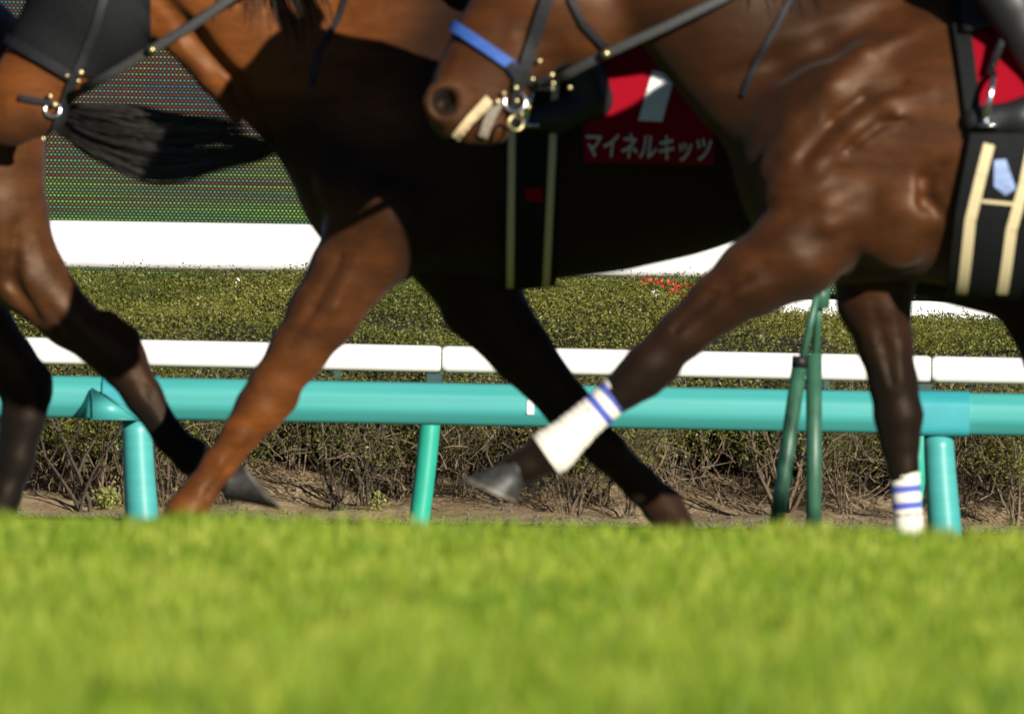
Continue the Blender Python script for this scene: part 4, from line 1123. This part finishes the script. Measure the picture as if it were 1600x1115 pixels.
# ================================================================== saddles and riders
def rider(h, label, silks):
    g = h.o
    f = Field((-.95, -.5, 1.0), (.75, .5, 2.4), .011)
    for y in (-1, 1):
        f.chain([(.36, y * .10, 1.86, .105), (.02, y * .25, 1.72, .075), (-.10, y * .27, 1.66, .062)], .03)           # thigh
        f.chain([(-.10, y * .27, 1.66, .060), (.0, y * .285, 1.56, .054)], .02)            # shin
        f.chain([(-.22, y * .17, 1.98, .068), (-.24, y * .26, 1.72, .056), (-.48, y * .14, 1.69, .040), (-.54, y * .10, 1.69, .03)], .02)   # arm
        f.ell((-.575, y * .10, 1.685), (.042, .022, .035), .008)
        for k in range(4): f.chain([(-.60, y * .10, 1.708 - .016 * k, .0095), (-.632, y * .088, 1.706 - .016 * k, .009), (-.625, y * .065, 1.702 - .016 * k, .008)], .003)
        f.chain([(-.575, y * .085, 1.715, .010), (-.605, y * .07, 1.722, .009)], .003)
    f.chain([(.38, 0, 1.88, .135), (.20, 0, 1.88, .145), (0, 0, 1.89, .17), (-.20, 0, 1.93, .165)], .05, .85)  # unseen torso, swelled and lowered like the arms to shade the saddle cloth
    f.chain([(-.24, 0, 2.05, .07), (-.34, 0, 2.09, .055)], .03)
    f.ell((-.42, 0, 2.11), (.105, .078, .12), .02); f.ell((-.53, 0, 2.09), (.022, .014, .02), .012); f.ell((-.47, 0, 2.03), (.05, .045, .03), .02)
    P, Q = f.mesh(); P = relax(P, Q, 2)
    root = tag(empty('person', g), label, 'person')
    me = mesh_np('body', P, Q)
    o = link('body', me, [silks, M['breeches'], M['skin']], root)
    c = P[Q].mean(1); mi = np.zeros(len(Q), np.int32)
    mi[(c[:, 0] > .12) | ((c[:, 2] < 1.80) & (np.abs(c[:, 1]) > .16) & (c[:, 0] > -.20))] = 1
    mi[(c[:, 0] < -.32)] = 2; mi[(c[:, 0] < -.3) & (c[:, 2] < 1.85) & (c[:, 0] > -.54)] = 0
    me.polygons.foreach_set('material_index', mi)
    bm = bmesh.new(); bmesh.ops.create_uvsphere(bm, u_segments=20, v_segments=12, radius=1, matrix=Matrix.Translation((-.405, 0, 2.15)) @ Matrix.Diagonal((.135, .105, .105, 1)))
    bmesh.ops.bisect_plane(bm, geom=bm.verts[:] + bm.edges[:] + bm.faces[:], plane_co=(-.4, 0, 2.12), plane_no=(.1, 0, -1), clear_outer=True)
    tube(bm, [(-.50, 0, 2.135), (-.585, 0, 2.115)], [.085, .06], 14, .12)
    link('helmet', bm_mesh('helmet', bm, True), M['helmet'], root)
    for y in (-1, 1):
        bf = Field((-.25, -.12, 1.05), (.35, .12, 1.75), .009)
        bf.chain([(-.04, -.005, 1.62, .064), (.05, 0, 1.50, .064), (.15, 0.01, 1.32, .050), (.165, .01, 1.27, .047), (.08, 0, 1.225, .042), (-.03, -.0, 1.215, .033)], .015, 1.15)
        PB, QB = bf.mesh(); PB[:, 1] += y * .30
        link('boot', mesh_np('boot', PB, QB), M['boot'], root)
    return root
def saddle(h, label, sy_px):
    root = tag(empty('saddle', h.o + Vector((.12, 0, 1.56))), label, 'saddle')
    nu, nv = 22, 26; V = []
    bv = BVHTree.FromPolygons([tuple(v) for v in h.P], [tuple(int(i) for i in q_) for q_ in h.Q])
    for i in range(nu):
        x_ = -.06 + .46 * i / (nu - 1)
        for j in range(nv):
            t = -1 + 2 * j / (nv - 1); ang = t * .85
            o_ = Vector((x_, 0, 1.22)); d = Vector((0, math.sin(ang), math.cos(ang)))
            hit = bv.ray_cast(o_ + d * 1.2, -d)
            p = hit[0] if hit[0] is not None else o_ + d * .34
            e = min(i, nu - 1 - i) / 3; p = p + d * (.022 + .02 * min(1, e) + (.04 * (i / (nu - 1) - .5) ** 2 * 4 if abs(t) < .35 else 0))
            V.append(p - Vector((.12, 0, 1.56)))
    Fq = [(i * nv + j, i * nv + j + 1, (i + 1) * nv + j + 1, (i + 1) * nv + j) for i in range(nu - 1) for j in range(nv - 1)]
    me = mesh_np('seat', V, Fq); so = link('seat', me, M['leather'], root)
    md = so.modifiers.new('t', 'SOLIDIFY'); md.thickness = .02
    for y in (-1, 1):
        bm = bmesh.new(); c = Vector((.0, y * .31, 1.235)) - Vector((.12, 0, 1.56))
        pts = [c + Vector((math.sin(t) * .012, math.cos(t) * .056, math.sin(t) * .065 + .03)) for t in [2 * math.pi * k / 20 for k in range(21)]]
        tube(bm, pts, .008, 8, caps=False); box(bm, c + Vector((0, 0, -.033)), (.05, .10, .008))
        link('stirrup', bm_mesh('stirrup', bm, True), M['steel'], root)
        bm = bmesh.new(); tube(bm, [c + Vector((0, 0, .095)), c + Vector((.04, -y * .005, .2)), c + Vector((.08, -y * .06, .30))], .010, 8, .35)
        link('stirrup_leather', bm_mesh('stirrup_leather', bm, True), M['leather'], root)
    return root
saddle(h2, 'black racing saddle on the middle horse above the dark girth', 0)
saddle(h3, 'black racing saddle with bright steel stirrup on the right horse above the red cloth', 0)
rider(h2, 'jockey crouched on the middle horse, black boot in the stirrup', M['silks_yel'])
rider(h3, 'jockey on the right horse, black boot toe in the stirrup at the top right edge', M['silks_red'])
